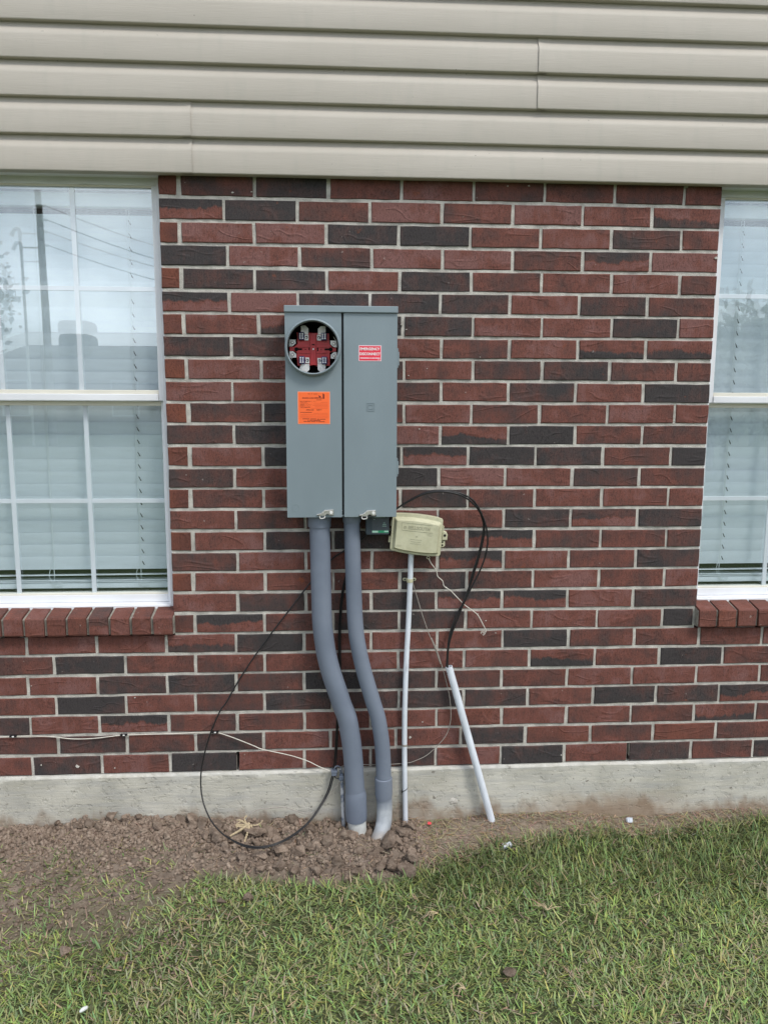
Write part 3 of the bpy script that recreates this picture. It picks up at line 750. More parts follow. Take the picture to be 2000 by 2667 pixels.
# ================================================================== windows with blinds
def build_window(x0, label, where):
    """three panes wide, two high in each sash; x0 = left edge of the frame"""
    W = 0.905; x1 = x0 + W; ZB, ZT = 0.613, 2.135
    w = thing('window', label, 'window', (x0 + W / 2, 0.08, ZB))
    ox, oy, oz = x0 + W / 2, 0.08, ZB
    def part(mb, name, mat, parent):
        mb.v = [(a - ox, b - oy, c - oz) for a, b, c in mb.v] if parent is w else mb.v
        return mb.build(name, mat, parent)
    def sub(mb, name, mat, parent):
        mb.v = [(a - ox, b - oy, c - oz) for a, b, c in mb.v]
        return mb.build(name, mat, parent)
    f = MB()
    f.box(x0, x0 + 0.030, 0.048, 0.125, ZB, ZT, 0.002); f.box(x1 - 0.030, x1, 0.048, 0.125, ZB, ZT, 0.002)
    f.box(x0 + 0.030, x1 - 0.030, 0.050, 0.125, 2.1045, ZT, 0.002)
    part(f, 'frame', M['frame_white'], w)
    f = MB(); f.box(x0 + 0.0295, x1 - 0.0295, 0.046, 0.125, ZB + 0.001, ZB + 0.0175, 0.0015); f.box(x0 + 0.0295, x1 - 0.0295, 0.052, 0.120, ZB + 0.0175, ZB + 0.021)
    part(f, 'frame_sill', M['frame_white'], w)
    f = MB(); f.box(x0 + 0.030, x1 - 0.030, 0.056, 0.066, 2.0985, 2.1045); part(f, 'glazing_bead', M['frame_cream'], w)
    gx0, gx1 = x0 + 0.045, x1 - 0.045
    mxs = [gx0 + (gx1 - gx0) * k / 3 for k in (1, 2)]
    for name, gz0, gz1, gy, ss, mz in (('upper_sash', 1.4130, 2.1000, 0.060, 0, 1.7625), ('lower_sash', 0.6690, 1.3575, 0.088, 1, 1.012)):
        s = MB(); a = gy - 0.008; b = gy + 0.028
        if ss == 0:
            s.box(x0 + 0.0302, gx0, a, b, 1.376, 2.104, 0.0015); s.box(gx1, x1 - 0.0302, a, b, 1.376, 2.104, 0.0015)
            s.box(gx0, gx1, a - 0.004, b, 1.3755, 1.399, 0.002)
        else:
            s.box(x0 + 0.0302, gx0, a, b, ZB + 0.0215, 1.374, 0.0015); s.box(gx1, x1 - 0.0302, a, b, ZB + 0.0215, 1.374, 0.0015)
            s.box(gx0, gx1, a, b, 0.6345, gz0 - 0.006, 0.002)
        so = part(s, name, M['frame_white'], w)
        bd = MB()
        if ss == 0: bd.box(gx0, gx1, a + 0.001, b - 0.002, 1.399, gz0, 0.0015)
        else:
            bd.box(gx0, gx1, a + 0.0015, b - 0.002, gz0 - 0.006, gz0, 0.0010); bd.box(gx0, gx1, a + 0.001, b - 0.002, gz1, 1.374, 0.0015)
        sub(bd, 'glazing_bead', M['frame_cream'], so)
        for mx in mxs:
            sub(MB().box(mx - 0.0080, mx + 0.0080, gy + 0.0045, gy + 0.0105, gz0, gz1, 0.001), 'muntin', M['frame_white'], so)
        for k in range(3):
            ma = gx0 if k == 0 else mxs[k - 1] + 0.0081; mb_ = gx1 if k == 2 else mxs[k] - 0.0081
            sub(MB().box(ma, mb_, gy + 0.0047, gy + 0.0103, mz - 0.0080, mz + 0.0080, 0.001), 'muntin', M['frame_white'], so)
        tl = 0.0060
        g = MB()
        for dy, k in ((0.0, 0.0), (0.016, tl)):
            g.add([(gx0, gy + dy, gz0), (gx1, gy + dy + 0.0012, gz0), (gx1, gy + dy + 0.0012 - k, gz1), (gx0, gy + dy - k, gz1)], [(0, 1, 2, 3)])
        sub(g, 'pane', M['glass'], so)
    # ---- blind
    bl = thing('window_blind', where, 'blind', (ox, 0.150, 2.03))
    bx0, bx1 = x0 + 0.035, x1 - 0.035
    cx, cy, cz = ox, 0.150, 2.03
    def bpart(mb, name, mat): mb.v = [(a - cx, b - cy, c - cz) for a, b, c in mb.v]; return mb.build(name, mat, bl)
    bpart(MB().box(bx0, bx1, 0.128, 0.175, 2.052, 2.098, 0.002), 'headrail', M['blind'])
    proto = None; P = 0.0456; z = 0.7700 + P * 28; k = 0
    zs = []
    while z > 0.7695: zs.append(z); z -= P
    v = []; f = []; m = 6
    for sx in (bx0, bx1):
        for i in range(m):
            t = i / (m - 1) - 0.5; bow = 0.0014 * (1 - (2 * t) ** 2)
            v.append((sx - cx, t * -0.0095 - bow, t * 0.0510))
    for sx in (bx0, bx1):
        for i in range(m):
            t = i / (m - 1) - 0.5; bow = 0.0014 * (1 - (2 * t) ** 2)
            v.append((sx - cx, t * -0.0095 - bow + 0.0028, t * 0.0510))
    for i in range(m - 1):
        f.append((i, m + i, m + i + 1, i + 1)); f.append((2 * m + i, 2 * m + i + 1, 3 * m + i + 1, 3 * m + i))
    f += [(0, 2 * m, 3 * m, m), (m - 1, 2 * m - 1, 4 * m - 1, 3 * m - 1)]
    me = bpy.data.meshes.new('slat'); me.from_pydata(v, [], f); me.materials.append(M['blind']); me.update()
    for z in zs:
        if z > 2.045: continue
        o = link(bpy.data.objects.new('slat', me), bl); o.location = (0, 0, z - cz); o.rotation_euler = (random.uniform(-0.03, 0.03), random.uniform(-0.0012, 0.0012), 0)
    # two loose slats and the bottom rail
    for z, ang in ((0.7235, 1.25), (0.7060, 1.35), (0.7025, 1.42)):
        o = link(bpy.data.objects.new('slat', me), bl); o.location = (0, 0, z - cz); o.rotation_euler = (ang, random.uniform(-0.004, 0.004), 0)
    bpart(MB().box(bx0, bx1, 0.128, 0.176, 0.6765, 0.6985, 0.003), 'bottom_rail', M['blind'])
    # ladder cords, lift cords and their loose ends
    for cxp in ((x0 + 0.43, x0 + 0.75) if x0 < 0 else (x0 + 0.155, x0 + 0.475, x0 + 0.75)):
        cd = MB()
        for dx, dz in ((0.0, 0.0), (0.022, 0.0)):
            cd.tube([(cxp + dx * (zz - 0.7) * 0.35, 0.1385, zz) for zz in np.linspace(2.05, 0.70, 14)], 0.0011, 5)
        pts = [(cxp, 0.135, 0.79), (cxp - 0.012, 0.131, 0.745), (cxp - 0.014, 0.128, 0.72), (cxp + 0.004, 0.126, 0.695), (cxp + 0.02, 0.125, 0.700), (cxp + 0.032, 0.125, 0.690), (cxp + 0.012, 0.125, 0.686), (cxp - 0.008, 0.125, 0.696), (cxp + 0.006, 0.125, 0.680)]
        cd.tube(spline(pts, 5), 0.0011, 5)
        bpart(cd, 'lift_cord', M['cord_white'])
        if abs(cxp - (x0 + 0.75 if x0 < 0 else x0 + 0.155)) > 0.01: continue
        rt = MB()
        for z in zs:
            if z > 2.03: continue
            rt.add([(cxp + 0.008 + 0.004, 0.1385, z - 0.008), (cxp + 0.012 + 0.004, 0.1385, z - 0.008), (cxp + 0.008, 0.1375, z + 0.008), (cxp + 0.005, 0.1375, z + 0.008)], [(0, 1, 2, 3)])
        bpart(rt, 'route_slot', M['dark_void'])['kind'] = 'stuff'
    return w
build_window(-0.970, 'white vinyl window reflecting a utility pole, on the wall\'s left end', 'white slatted blind behind the glass of the window with the pole reflection')
build_window(1.868, 'white vinyl window reflecting blue sky and trees, cut off at the photo\'s right', 'white slatted blind behind the glass of the window reflecting blue sky')
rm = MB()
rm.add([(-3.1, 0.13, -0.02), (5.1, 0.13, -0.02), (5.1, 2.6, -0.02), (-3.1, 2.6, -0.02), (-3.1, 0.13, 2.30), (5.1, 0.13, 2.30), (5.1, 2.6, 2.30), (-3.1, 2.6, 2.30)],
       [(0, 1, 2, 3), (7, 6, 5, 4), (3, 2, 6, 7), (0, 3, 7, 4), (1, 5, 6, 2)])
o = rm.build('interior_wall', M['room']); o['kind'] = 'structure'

# ================================================================== meter enclosure
BX0, BX1, BZ0, BZ1 = 0.3490, 0.7248, 0.981, 1.690
YF = -0.120
GX0, GX1 = 0.5368, 0.5445
box = thing('meter_box', 'grey steel electrical enclosure with open meter socket fixed to the brick wall', 'meter box', (0.537, -0.06, BZ0))
LOC = np.array([0.537, -0.06, BZ0])
def bp(mb, name, mat, parent=None, smooth=None):
    mb.v = [(a - LOC[0], b - LOC[1], c - LOC[2]) for a, b, c in mb.v]
    o = mb.build(name, mat, parent or box)
    if smooth: smooth_by_angle(o, smooth)
    return o
T = 0.0025
s = MB()
s.box(BX0 + 0.002, BX1 - 0.002, -0.006, -0.002, BZ0, 1.674)
s.box(BX0 + 0.0015, BX0 + 0.004, -0.116, -0.006, BZ0, 1.674); s.box(BX1 - 0.004, BX1 - 0.0015, -0.116, -0.006, BZ0, 1.674)
s.box(BX0 + 0.004, BX1 - 0.004, -0.116, -0.006, BZ0 + 0.0005, BZ0 + 0.003)
s.box(GX0 - 0.004, GX0 + 0.0005, -0.116, -0.006, BZ0 + 0.003, 1.670); s.box(GX1 - 0.0005, GX1 + 0.004, -0.112, -0.006, BZ0 + 0.003, 1.670)
bp(s, 'housing', M['box_grey'])
bp(MB().box(BX0 + 0.005, GX0 - 0.005, -0.0055, -0.0045, BZ0 + 0.004, 1.668), 'inner_back', M['dark_void'])  # near-black sheet paints shade at the back of the compartment
bp(MB().box(GX0 + 0.0006, GX1 - 0.0006, -0.100, -0.0975, BZ0 + 0.004, 1.668), 'gap_shade', M['box_dark'])  # dark strip paints the shade in the gap between cover and door
bp(MB().box(BX0 - 0.0015, BX1 + 0.0015, YF - 0.009, -0.001, 1.6685, BZ1, 0.002), 'top_cap', M['box_grey'])
RC = at(740 + 775 / 10.37, 820 + 872 / 10.37, -0.142)
RX, RZ = float(RC[0]), float(RC[2]); R_HOLE = 0.0845
# meter cover: plate with a round opening
def plate_with_hole(x0, x1, z0, z1, cx, cz, r, y0, y1, n=64):
    v = []; f = []
    def outer(w):
        dx, dz = math.cos(w), math.sin(w); k = 1e9
        if dx > 1e-9: k = min(k, (x1 - cx) / dx)
        if dx < -1e-9: k = min(k, (x0 - cx) / dx)
        if dz > 1e-9: k = min(k, (z1 - cz) / dz)
        if dz < -1e-9: k = min(k, (z0 - cz) / dz)
        return cx + dx * k, cz + dz * k
    ws = sorted([2 * math.pi * i / n for i in range(n)] + [math.atan2(b - cz, a - cx) % (2 * math.pi) for a in (x0, x1) for b in (z0, z1)]); n = len(ws)
    for y in (y0, y1):
        for w in ws: v.append((cx + r * math.cos(w), y, cz + r * math.sin(w)))
        for w in ws: a, b = outer(w); v.append((a, y, b))
    for i in range(n):
        j = (i + 1) % n
        f += [(i, n + i, n + j, j), (2 * n + i, 2 * n + j, 3 * n + j, 3 * n + i), (i, j, 2 * n + j, 2 * n + i), (n + i, 3 * n + i, 3 * n + j, n + j)]
    return v, f
cv = MB().add(*plate_with_hole(BX0, GX0, BZ0 - 0.002, 1.668, RX, RZ, R_HOLE + 0.002, YF, YF + 0.0045))
cv.box(BX0, BX0 + 0.0022, YF + 0.0045, YF + 0.022, BZ0 - 0.002, 1.668); cv.box(GX0 - 0.0022, GX0, YF + 0.0045, YF + 0.022, BZ0 - 0.002, 1.668)
cv.box(BX0 + 0.0022, GX0 - 0.0022, YF + 0.0045, YF + 0.022, BZ0 - 0.002, BZ0 + 0.0002)
cover = bp(cv, 'meter_cover', M['box_grey'])
dr = MB().box(GX1, BX1, YF - 0.001, YF + 0.0035, BZ0 - 0.002, 1.668, 0.0012)
dr.box(GX1, GX1 + 0.0022, YF + 0.0035, YF + 0.022, BZ0 - 0.002, 1.668); dr.box(BX1 - 0.0022, BX1, YF + 0.0035, YF + 0.022, BZ0 - 0.002, 1.668)
dr.box(GX1 + 0.0022, BX1 - 0.0022, YF + 0.0035, YF + 0.022, BZ0 - 0.002, BZ0 + 0.0002)
door = bp(dr, 'door', M['box_grey'])
# sealing ring
prof = [(R_HOLE + 0.0022, 0.0), (R_HOLE, -0.004), (R_HOLE, -0.020), (R_HOLE + 0.0012, -0.0245), (R_HOLE + 0.0035, -0.026), (R_HOLE + 0.0062, -0.0245), (R_HOLE + 0.0085, -0.018), (R_HOLE + 0.0095, -0.008), (R_HOLE + 0.0098, 0.0005)]
ring = bp(MB().lathe((RX, YF, RZ), prof, 72), 'meter_ring', M['box_grey'], smooth=60)
bp(MB().lathe((RX, YF, RZ), [(R_HOLE + 0.0019, 0.0048), (R_HOLE + 0.0018, 0.030), (R_HOLE - 0.0005, 0.112), (0.001, 0.1125)], 48), 'socket_shade', M['dark_void'])  # added near-black cylinder, paints the shade between ring and block
# socket interior: red block with jaws
YB = -0.062
BC = at(740 + 787 / 10.37, 820 + 930 / 10.37, YB); bxc, bzc = float(BC[0]), float(BC[2]); S = 2.685 / 2000 / 10.37
def zp(px, py): return bxc + (px - 787) * S, bzc - (py - 930) * S
poly = [(165, 980), (300, 985), (345, 1010), (365, 1300), (365, 1360), (760, 1360), (775, 1330), (815, 1330), (825, 1360), (1230, 1360), (1225, 1010), (1290, 990), (1400, 985), (1395, 885), (1290, 880), (1215, 770), (1215, 515), (815, 505), (805, 545), (765, 545), (755, 505), (345, 500), (365, 560), (370, 790), (290, 865), (165, 870)]
blk = bp(MB().prism([zp(*q) for q in poly], YB, YB + 0.03, 0.0012), 'meter_block', M['red_plastic'])
rb_ = MB()
rb_.prism([zp(*q) for q in ((712, 1345), (865, 1345), (865, 515), (712, 515))], YB - 0.006, YB + 0.001, 0.001)
for q in (((395, 1010), (712, 1010), (712, 1032), (395, 1032)), ((865, 1010), (1190, 1010), (1190, 1032), (865, 1032)), ((330, 865), (712, 865), (712, 885), (330, 885)), ((865, 865), (1230, 865), (1230, 885), (865, 885))):
    rb_.prism([zp(*k) for k in (q[3], q[2], q[1], q[0])], YB - 0.004, YB + 0.001)
bp(rb_, 'block_rib', M['red_plastic'], blk) if False else bp(rb_, 'block_rib', M['red_plastic'])
hl = MB()
for cx, sx0, sx1 in ((345, 345, 495), (1248, 1088, 1248)):
    c = zp(cx, 932); hl.cyl((c[0], YB - 0.0012, c[1]), (0, 1, 0), 52 * S, 0.002, 20)
    a = zp(sx0, 955); b = zp(sx1, 908); hl.box(a[0], b[0], YB - 0.0010, YB + 0.001, a[1], b[1])
for x0_, y0_, x1_, y1_ in ((668, 870, 692, 955), (895, 885, 922, 975), (750, 800, 828, 828), (575, 922, 598, 948), (985, 928, 1008, 952)):
    a = zp(x0_, y1_); b = zp(x1_, y0_); hl.box(a[0], b[0], YB - 0.0068 if 700 < x0_ < 860 else YB - 0.001, YB, a[1], b[1])
bp(hl, 'mounting_slot', M['dark_void'])  # black plates on the surface paint the darkness inside keyholes and slots
c = zp(790, 930); bp(MB().cyl((c[0], YB - 0.009, c[1]), (0, 1, 0), 22 * S, 0.004, 14), 'center_screw', M['tin'])
for x0_, x1_, yt, yb, up, inner in ((470, 665, 320, 545, 1, 1), (915, 1118, 330, 545, 1, -1), (480, 682, 1310, 1525, 0, 1), (902, 1110, 1310, 1530, 0, -1)):
    if up:
        pts = [(x0_, yb), (x1_, yb), (x1_, yt + (70 if inner > 0 else 0)), (x1_ - (75 if inner > 0 else 0), yt), (x0_ + (0 if inner > 0 else 75), yt), (x0_, yt + (0 if inner > 0 else 70))]
    else:
        pts = [(x0_ - (70 if inner > 0 else 0), yb - 70), (x1_ - (70 if inner > 0 else 0), yb), (x1_, yb - 60), (x1_, yt), (x0_, yt)] if inner > 0 else [(x0_, yb - 80), (x0_ + 65, yb), (x1_ - 30, yb), (x1_, yb - 60), (x1_, yt), (x0_, yt)]
    bp(MB().prism([zp(*q) for q in pts], YB - 0.002, YB + 0.001), 'bus_tab', M['tin'])
for x, y in ((485, 600), (1070, 605), (490, 1215), (1080, 1222)):
    a = zp(x - 72, y + 98); b = zp(x + 72, y - 98)
    j = bp(MB().box(a[0], b[0], YB - 0.016, YB, a[1], b[1], 0.002), 'meter_jaw', M['blue_plastic'])
    jw = MB()
    for dx in (-32, 32):
        a = zp(x + dx - 10, y + 72); b = zp(x + dx + 10, y - 72); jw.box(a[0], b[0], YB - 0.0175, YB - 0.012, a[1], b[1])
        for dy in (-62, 62):
            a = zp(x + dx - 20, y + dy + 10); b = zp(x + dx + 20, y + dy - 10); jw.box(a[0], b[0], YB - 0.0173, YB - 0.012, a[1], b[1])
    bp(jw, 'jaw_blade', M['tin'])
for x, y in ((615, 630), (945, 632), (632, 1222), (952, 1230)):
    a = zp(x - 55, y + 75); b = zp(x + 55, y - 75)
    bp(MB().box(a[0], b[0], YB - 0.006, YB, a[1], b[1], 0.001), 'terminal', M['tin'])
    c = zp(x, y); k = MB().cyl((c[0], YB - 0.0068, c[1]), (0, 1, 0), 40 * S, 0.002, 16); bp(k, 'terminal_socket', M['box_dark'])
    k = MB().cyl((c[0] - 8 * S, YB - 0.0074, c[1] - 8 * S), (0, 1, 0), 20 * S, 0.002, 12); bp(k, 'terminal_screw', M['tin'])
for x0_, x1_, y0_, y1_, bx_, by_, ch in ((162, 330, 685, 860, 243, 762, (1, 1)), (165, 342, 985, 1150, 245, 1078, (1, 0)), (1243, 1408, 703, 872, 1330, 788, (0, 1)), (1252, 1408, 1000, 1168, 1332, 1102, (0, 0))):
    if ch == (1, 1): pts = [(x0_, y1_), (x1_ - 90, y1_), (x1_, y1_ - 80), (x1_, y0_), (x0_, y0_)]
    elif ch == (1, 0): pts = [(x0_, y1_), (x1_, y1_), (x1_, y0_ + 70), (x1_ - 80, y0_), (x0_, y0_)]
    elif ch == (0, 1): pts = [(x0_, y1_ - 80), (x0_ + 90, y1_), (x1_, y1_), (x1_, y0_), (x0_, y0_)]
    else: pts = [(x0_, y1_), (x1_, y1_), (x1_, y0_), (x0_ + 80, y0_), (x0_, y0_ + 70)]
    if ch == (0, 1): pts = [(x0_ + 90, y1_), (x1_, y1_), (x1_, y0_), (x0_, y0_), (x0_, y1_ - 80)]
    bp(MB().prism([zp(*q) for q in pts], YB - 0.0035, YB + 0.002), 'ground_tab', M['tin'])
    c = zp(bx_, by_); bp(MB().cyl((c[0], YB - 0.0042, c[1]), (0, 1, 0), 42 * S, 0.003, 16), 'bolt_washer', M['box_dark']); bp(MB().cyl((c[0], YB - 0.008, c[1]), (0, 1, 0), 31 * S, 0.005, 6), 'bolt', M['steel'])
spr = MB()
for a, b in (((150, 690), (215, 575)), ((1320, 605), (1400, 720)), ((175, 1120), (235, 1195)), ((1345, 1215), (1410, 1110))):
    p = zp(*a); q = zp(*b); bp(MB().tube([(p[0], YB - 0.01, p[1]), (q[0], YB - 0.012, q[1])], 0.0008, 5), 'ground_spring', M['tin'])
# latches, knockout, emblem, hinges
def latch(u0, v0):
    """u0,v0: photo pixel of the zoomed latch origin; outline digitised at 7.213 px per photo px"""
    k = 7.213
    def q(px, py): p = at(800 + (px + u0) / k, 1300 + (py + v0) / k, YF - 0.006); return (float(p[0]), float(p[2]))
    out = [(178, 298), (240, 312), (330, 312), (358, 290), (375, 278), (400, 285), (425, 305), (470, 308), (498, 290), (495, 198), (330, 208), (262, 268), (205, 282)]
    pts = [q(*o_) for o_ in out]
    lt = bp(MB().prism(pts, YF - 0.0075, YF - 0.0012, 0.0012), 'latch', M['steel'])
    c = q(452, 250); LT = MB().cyl((c[0], YF - 0.0105, c[1]), (0, 1, 0), 0.0050, 0.004, 16, 0.0056)
    LT.v = [(a - LOC[0], b - LOC[1], d - LOC[2]) for a, b, d in LT.v]; LT.build('rivet', M['tin'], lt)
    lp = [(*q(a, b)[:1], YF - 0.004, q(a, b)[1]) for a, b in ((238, 312), (240, 352), (262, 366), (318, 358), (332, 345), (330, 312))]
    LP = MB().tube(spline(lp, 4), 0.0016, 6); LP.v = [(a - LOC[0], b - LOC[1], d - LOC[2]) for a, b, d in LP.v]; LP.build('seal_loop', M['tin'], lt)
latch(0, 0); latch(792, 10)
a = at(935, 1345, YF); b = at(979, 1345, YF)
bp(MB().box(float(a[0]), float(b[0]), YF - 0.0052, YF - 0.001, BZ0 + 0.0005, BZ0 + 0.0065), 'latch_slot', M['black_plastic'])
c = at(770, 1323.6, YF); bp(MB().lathe((float(c[0]), YF, float(c[2])), [(0.0116, 0.0004), (0.0118, -0.0006), (0.0126, -0.0006), (0.0128, 0.0004)], 32), 'knockout', M['box_grey'])
c = at(965.3, 1060, YF); ex, ez = float(c[0]), float(c[2]); em = MB()
for r, t in ((0.0133, 0.0014), (0.0075, 0.0012)):
    ff = [(ex - r, ex + r, ez - r, ez - r + t), (ex - r, ex + r, ez + r - t, ez + r), (ex - r, ex - r + t, ez - r + t, ez + r - t), (ex + r - t, ex + r, ez - r + t, ez + r - t)]
    for x0_, x1_, z0_, z1_ in ff: em.box(x0_, x1_, YF - 0.0024, YF - 0.0008, z0_, z1_)
bp(em, 'embossed_emblem', M['box_grey'])
for v0, v1 in ((908, 958), (1193, 1240)):
    z1_ = float(at(1037, v0, YF + 0.02)[2]); z0_ = float(at(1037, v1, YF + 0.02)[2]); h = MB()
    h.box(BX1 + 0.0002, BX1 + 0.0042, YF + 0.004, YF + 0.05, z0_, z1_, 0.0008); h.cyl((BX1 + 0.0048, YF + 0.012, z0_ + 0.008), (0, 0, 1), 0.0030, (z1_ - z0_) * 0.7, 10)
    bp(h, 'hinge', M['box_grey'])
c = at(890.5, 1331, YF); bp(MB().cyl((float(c[0]), YF + 0.012, float(c[2])), (0, 1, 0), 0.0022, 0.008, 10), 'seam_screw', M['tin'])

# stickers
oc0 = at(775.3, 1019.8, YF - 0.001); oc1 = at(859.8, 1104.6, YF - 0.001)
ox0, ox1, oz1, oz0 = float(oc0[0]), float(oc1[0]), float(oc0[2]), float(oc1[2])
tg = thing('inspection_tag', 'orange building inspection sticker on the grey meter cover', 'sticker', ((ox0 + ox1) / 2, YF - 0.0008, oz0))
TL = np.array([(ox0 + ox1) / 2, YF - 0.0008, oz0])
def loc_build(mb, name, mat, parent, L): mb.v = [(a - L[0], b - L[1], c - L[2]) for a, b, c in mb.v]; return mb.build(name, mat, parent)
loc_build(MB().box(ox0, ox1, YF - 0.0008, YF - 0.0001, oz0, oz1), 'card', M['orange_edge'], tg, TL)
loc_build(MB().box(ox0 + 0.0022, ox1 - 0.002, YF - 0.0011, YF - 0.0006, oz0 + 0.002, oz1 - 0.002), 'card_face', M['orange_paper'], tg, TL)
def tz(px, py): return ox0 + (px - 155) / (1500 - 155) * (ox1 - ox0), oz1 - (py - 150) / (1505 - 150) * (oz1 - oz0)
def tag_text(body, x0_, x1_, y0_, y1_, mat='ink', bold=0.0):
    a = tz(x0_, y1_); b = tz(x1_, y0_)
    o = letters(body, (a[0] + b[0]) / 2 - TL[0], (a[1] + b[1]) / 2 - TL[2], b[0] - a[0], b[1] - a[1], -0.0006, M[mat], tg, bold=bold)
tag_text('BUILDING CODE INSPECTION', 350, 1185, 388, 442, bold=0.03)
for t_, x1_, y_ in (('DATE OF INSPECTION', 680, 540), ('CONTRACTOR', 535, 603), ('ADDRESS', 445, 666), ('PERMIT #', 480, 728), ('TYPE OF INSPECTION', 680, 790)):
    tag_text(t_, 255, x1_, y_, y_ + 36, bold=0.01)
tag_text('APPROVED', 500, 830, 892, 935, bold=0.03); tag_text('REJECT', 940, 1160, 890, 940, bold=0.03)
pr = MB()
def bar(x0_, x1_, y0_, y1_, mb=pr):
    a = tz(x0_, y1_); b = tz(x1_, y0_); mb.box(a[0], b[0], YF - 0.0015, YF - 0.0011, a[1], b[1])
pr.prism([tz(*q) for q in ((1205, 445), (1268, 445), (1268, 262), (1205, 225))], YF - 0.0015, YF - 0.0010)
pr.prism([tz(*q) for q in ((1060, 385), (1115, 385), (1120, 345), (1050, 310), (1020, 305))], YF - 0.0015, YF - 0.0010)
for x0_, x1_, y_ in ((580, 670, 232), (720, 770, 232), (820, 975, 235), (350, 640, 1275), (680, 930, 1280), (955, 1060, 1285), (1080, 1310, 1290), (565, 610, 1333), (650, 790, 1333), (810, 1100, 1338), (400, 510, 1382), (530, 690, 1384), (720, 900, 1386), (930, 990, 1388), (1010, 1275, 1390), (255, 745, 1000), (940, 1160, 478)):
    bar(x0_, x1_, y_ + (5 if y_ in (232, 235, 1000, 478) else 0), y_ + (22 if y_ not in (232, 235) else 20))
hw = lambda pts: pr.tube([(tz(*q)[0], YF - 0.0013, tz(*q)[1]) for q in pts], 0.0003, 4)
hw([(720, 580), (730, 540), (740, 575), (720, 560)]); hw([(800, 585), (820, 540), (840, 575)]); hw([(880, 590), (890, 545), (910, 580)]); hw([(495, 710), (560, 650), (590, 700), (640, 665), (690, 700), (740, 670)]); hw([(520, 770), (545, 735), (610, 755), (690, 735)])
loc_build(pr, 'printed_mark', M['ink'], tg, TL)
ru = MB()
for x0_, x1_, y_ in ((1110, 1400, 590), (820, 1410, 658), (770, 1410, 715), (870, 1420, 775), (720, 1400, 835), (800, 1400, 1045), (270, 1410, 1105), (270, 1410, 1165), (270, 1410, 1232)): bar(x0_, x1_, y_, y_ + 12, ru)
loc_build(ru, 'ruled_line', M['faint_ink'], tg, TL)
lc0 = at(934, 899.3, YF - 0.002); lc1 = at(993.2, 940.8, YF - 0.002)
lx0, lx1, lz1, lz0 = float(lc0[0]), float(lc1[0]), float(lc0[2]), float(lc1[2])
lb = thing('warning_label', 'small red EMERGENCY DISCONNECT label on the grey enclosure door', 'label', ((lx0 + lx1) / 2, YF - 0.0015, lz0)); LL = np.array([(lx0 + lx1) / 2, YF - 0.0015, lz0])
loc_build(MB().box(lx0, lx1, YF - 0.0018, YF - 0.0011, lz0, lz1), 'border', M['pink_print'], lb, LL)
loc_build(MB().box(lx0 + 0.0022, lx1 - 0.0022, YF - 0.0022, YF - 0.0016, lz0 + 0.0022, lz1 - 0.0022), 'label_face', M['red_label'], lb, LL)
LW, LH = lx1 - lx0, lz1 - lz0
for body, fy, w_, h_ in (('EMERGENCY', 0.775, 0.875, 0.175), ('DISCONNECT', 0.46, 0.905, 0.175)):
    letters(body, 0.0, fy * LH, LW * w_, LH * h_, -0.0011, M['white_paint'], lb, bold=0.03)
sm_ = MB()
for a, b in ((0.06, 0.47), (0.49, 0.555), (0.575, 0.70), (0.71, 0.94)): sm_.box(lx0 + a * LW, lx0 + b * LW, YF - 0.0025, YF - 0.0021, lz0 + 0.165 * LH, lz0 + 0.225 * LH)
sm_.box(lx0 + 0.83 * LW, lx0 + 0.95 * LW, YF - 0.0025, YF - 0.0021, lz0 + 0.07 * LH, lz0 + 0.095 * LH)
loc_build(sm_, 'small_print', M['pink_print'], lb, LL)

# ================================================================== surge protector under the box
sa = at(952.8, 1349, -0.085); sb_ = at(1013.5, 1393, -0.085)
sx0, sx1, sz1, sz0 = float(sa[0]), float(sb_[0]), BZ0 - 0.001, float(sb_[2])
sg = thing('surge_protector', 'small dark slate surge protector with green stripe hanging under the meter box', 'surge protector', ((sx0 + sx1) / 2, -0.055, sz0)); SL = np.array([(sx0 + sx1) / 2, -0.055, sz0])
loc_build(MB().prism(rounded(sx0, sx1, sz0, sz1, 0.006), -0.085, -0.030, 0.002), 'case', M['slate_plastic'], sg, SL)
sw = sx1 - sx0; sh = sz1 - sz0
fx0, fx1 = sx0 + 0.27 * sw, sx0 + 0.965 * sw
loc_build(MB().box(fx0, fx1, -0.0858, -0.0845, sz0 + 0.05 * sh, sz0 + 0.97 * sh), 'label', M['slate_light'], sg, SL)
loc_build(MB().box(fx0, fx1, -0.0863, -0.0857, sz0 + 0.115 * sh, sz0 + 0.225 * sh), 'green_stripe', M['green_plastic'], sg, SL)
k = MB(); k.box(fx0, fx0 + 0.36 * (fx1 - fx0), -0.0867, -0.0862, sz0 + 0.125 * sh, sz0 + 0.215 * sh); k.box(fx0 + 0.74 * (fx1 - fx0), fx1, -0.0867, -0.0862, sz0 + 0.15 * sh, sz0 + 0.215 * sh)
for a, b, c_ in ((0.68, 0.80, 0.60), (0.64, 0.86, 0.52), (0.62, 0.88, 0.44), (0.10, 0.80, 0.90), (0.10, 0.16, 0.78)): k.box(fx0 + a * (fx1 - fx0), fx0 + b * (fx1 - fx0), -0.0862, -0.0857, sz0 + c_ * sh, sz0 + (c_ + 0.018) * sh)
loc_build(k, 'small_print', new_mat('pale_green_print', (0.35, 0.55, 0.45), 0.5), sg, SL)

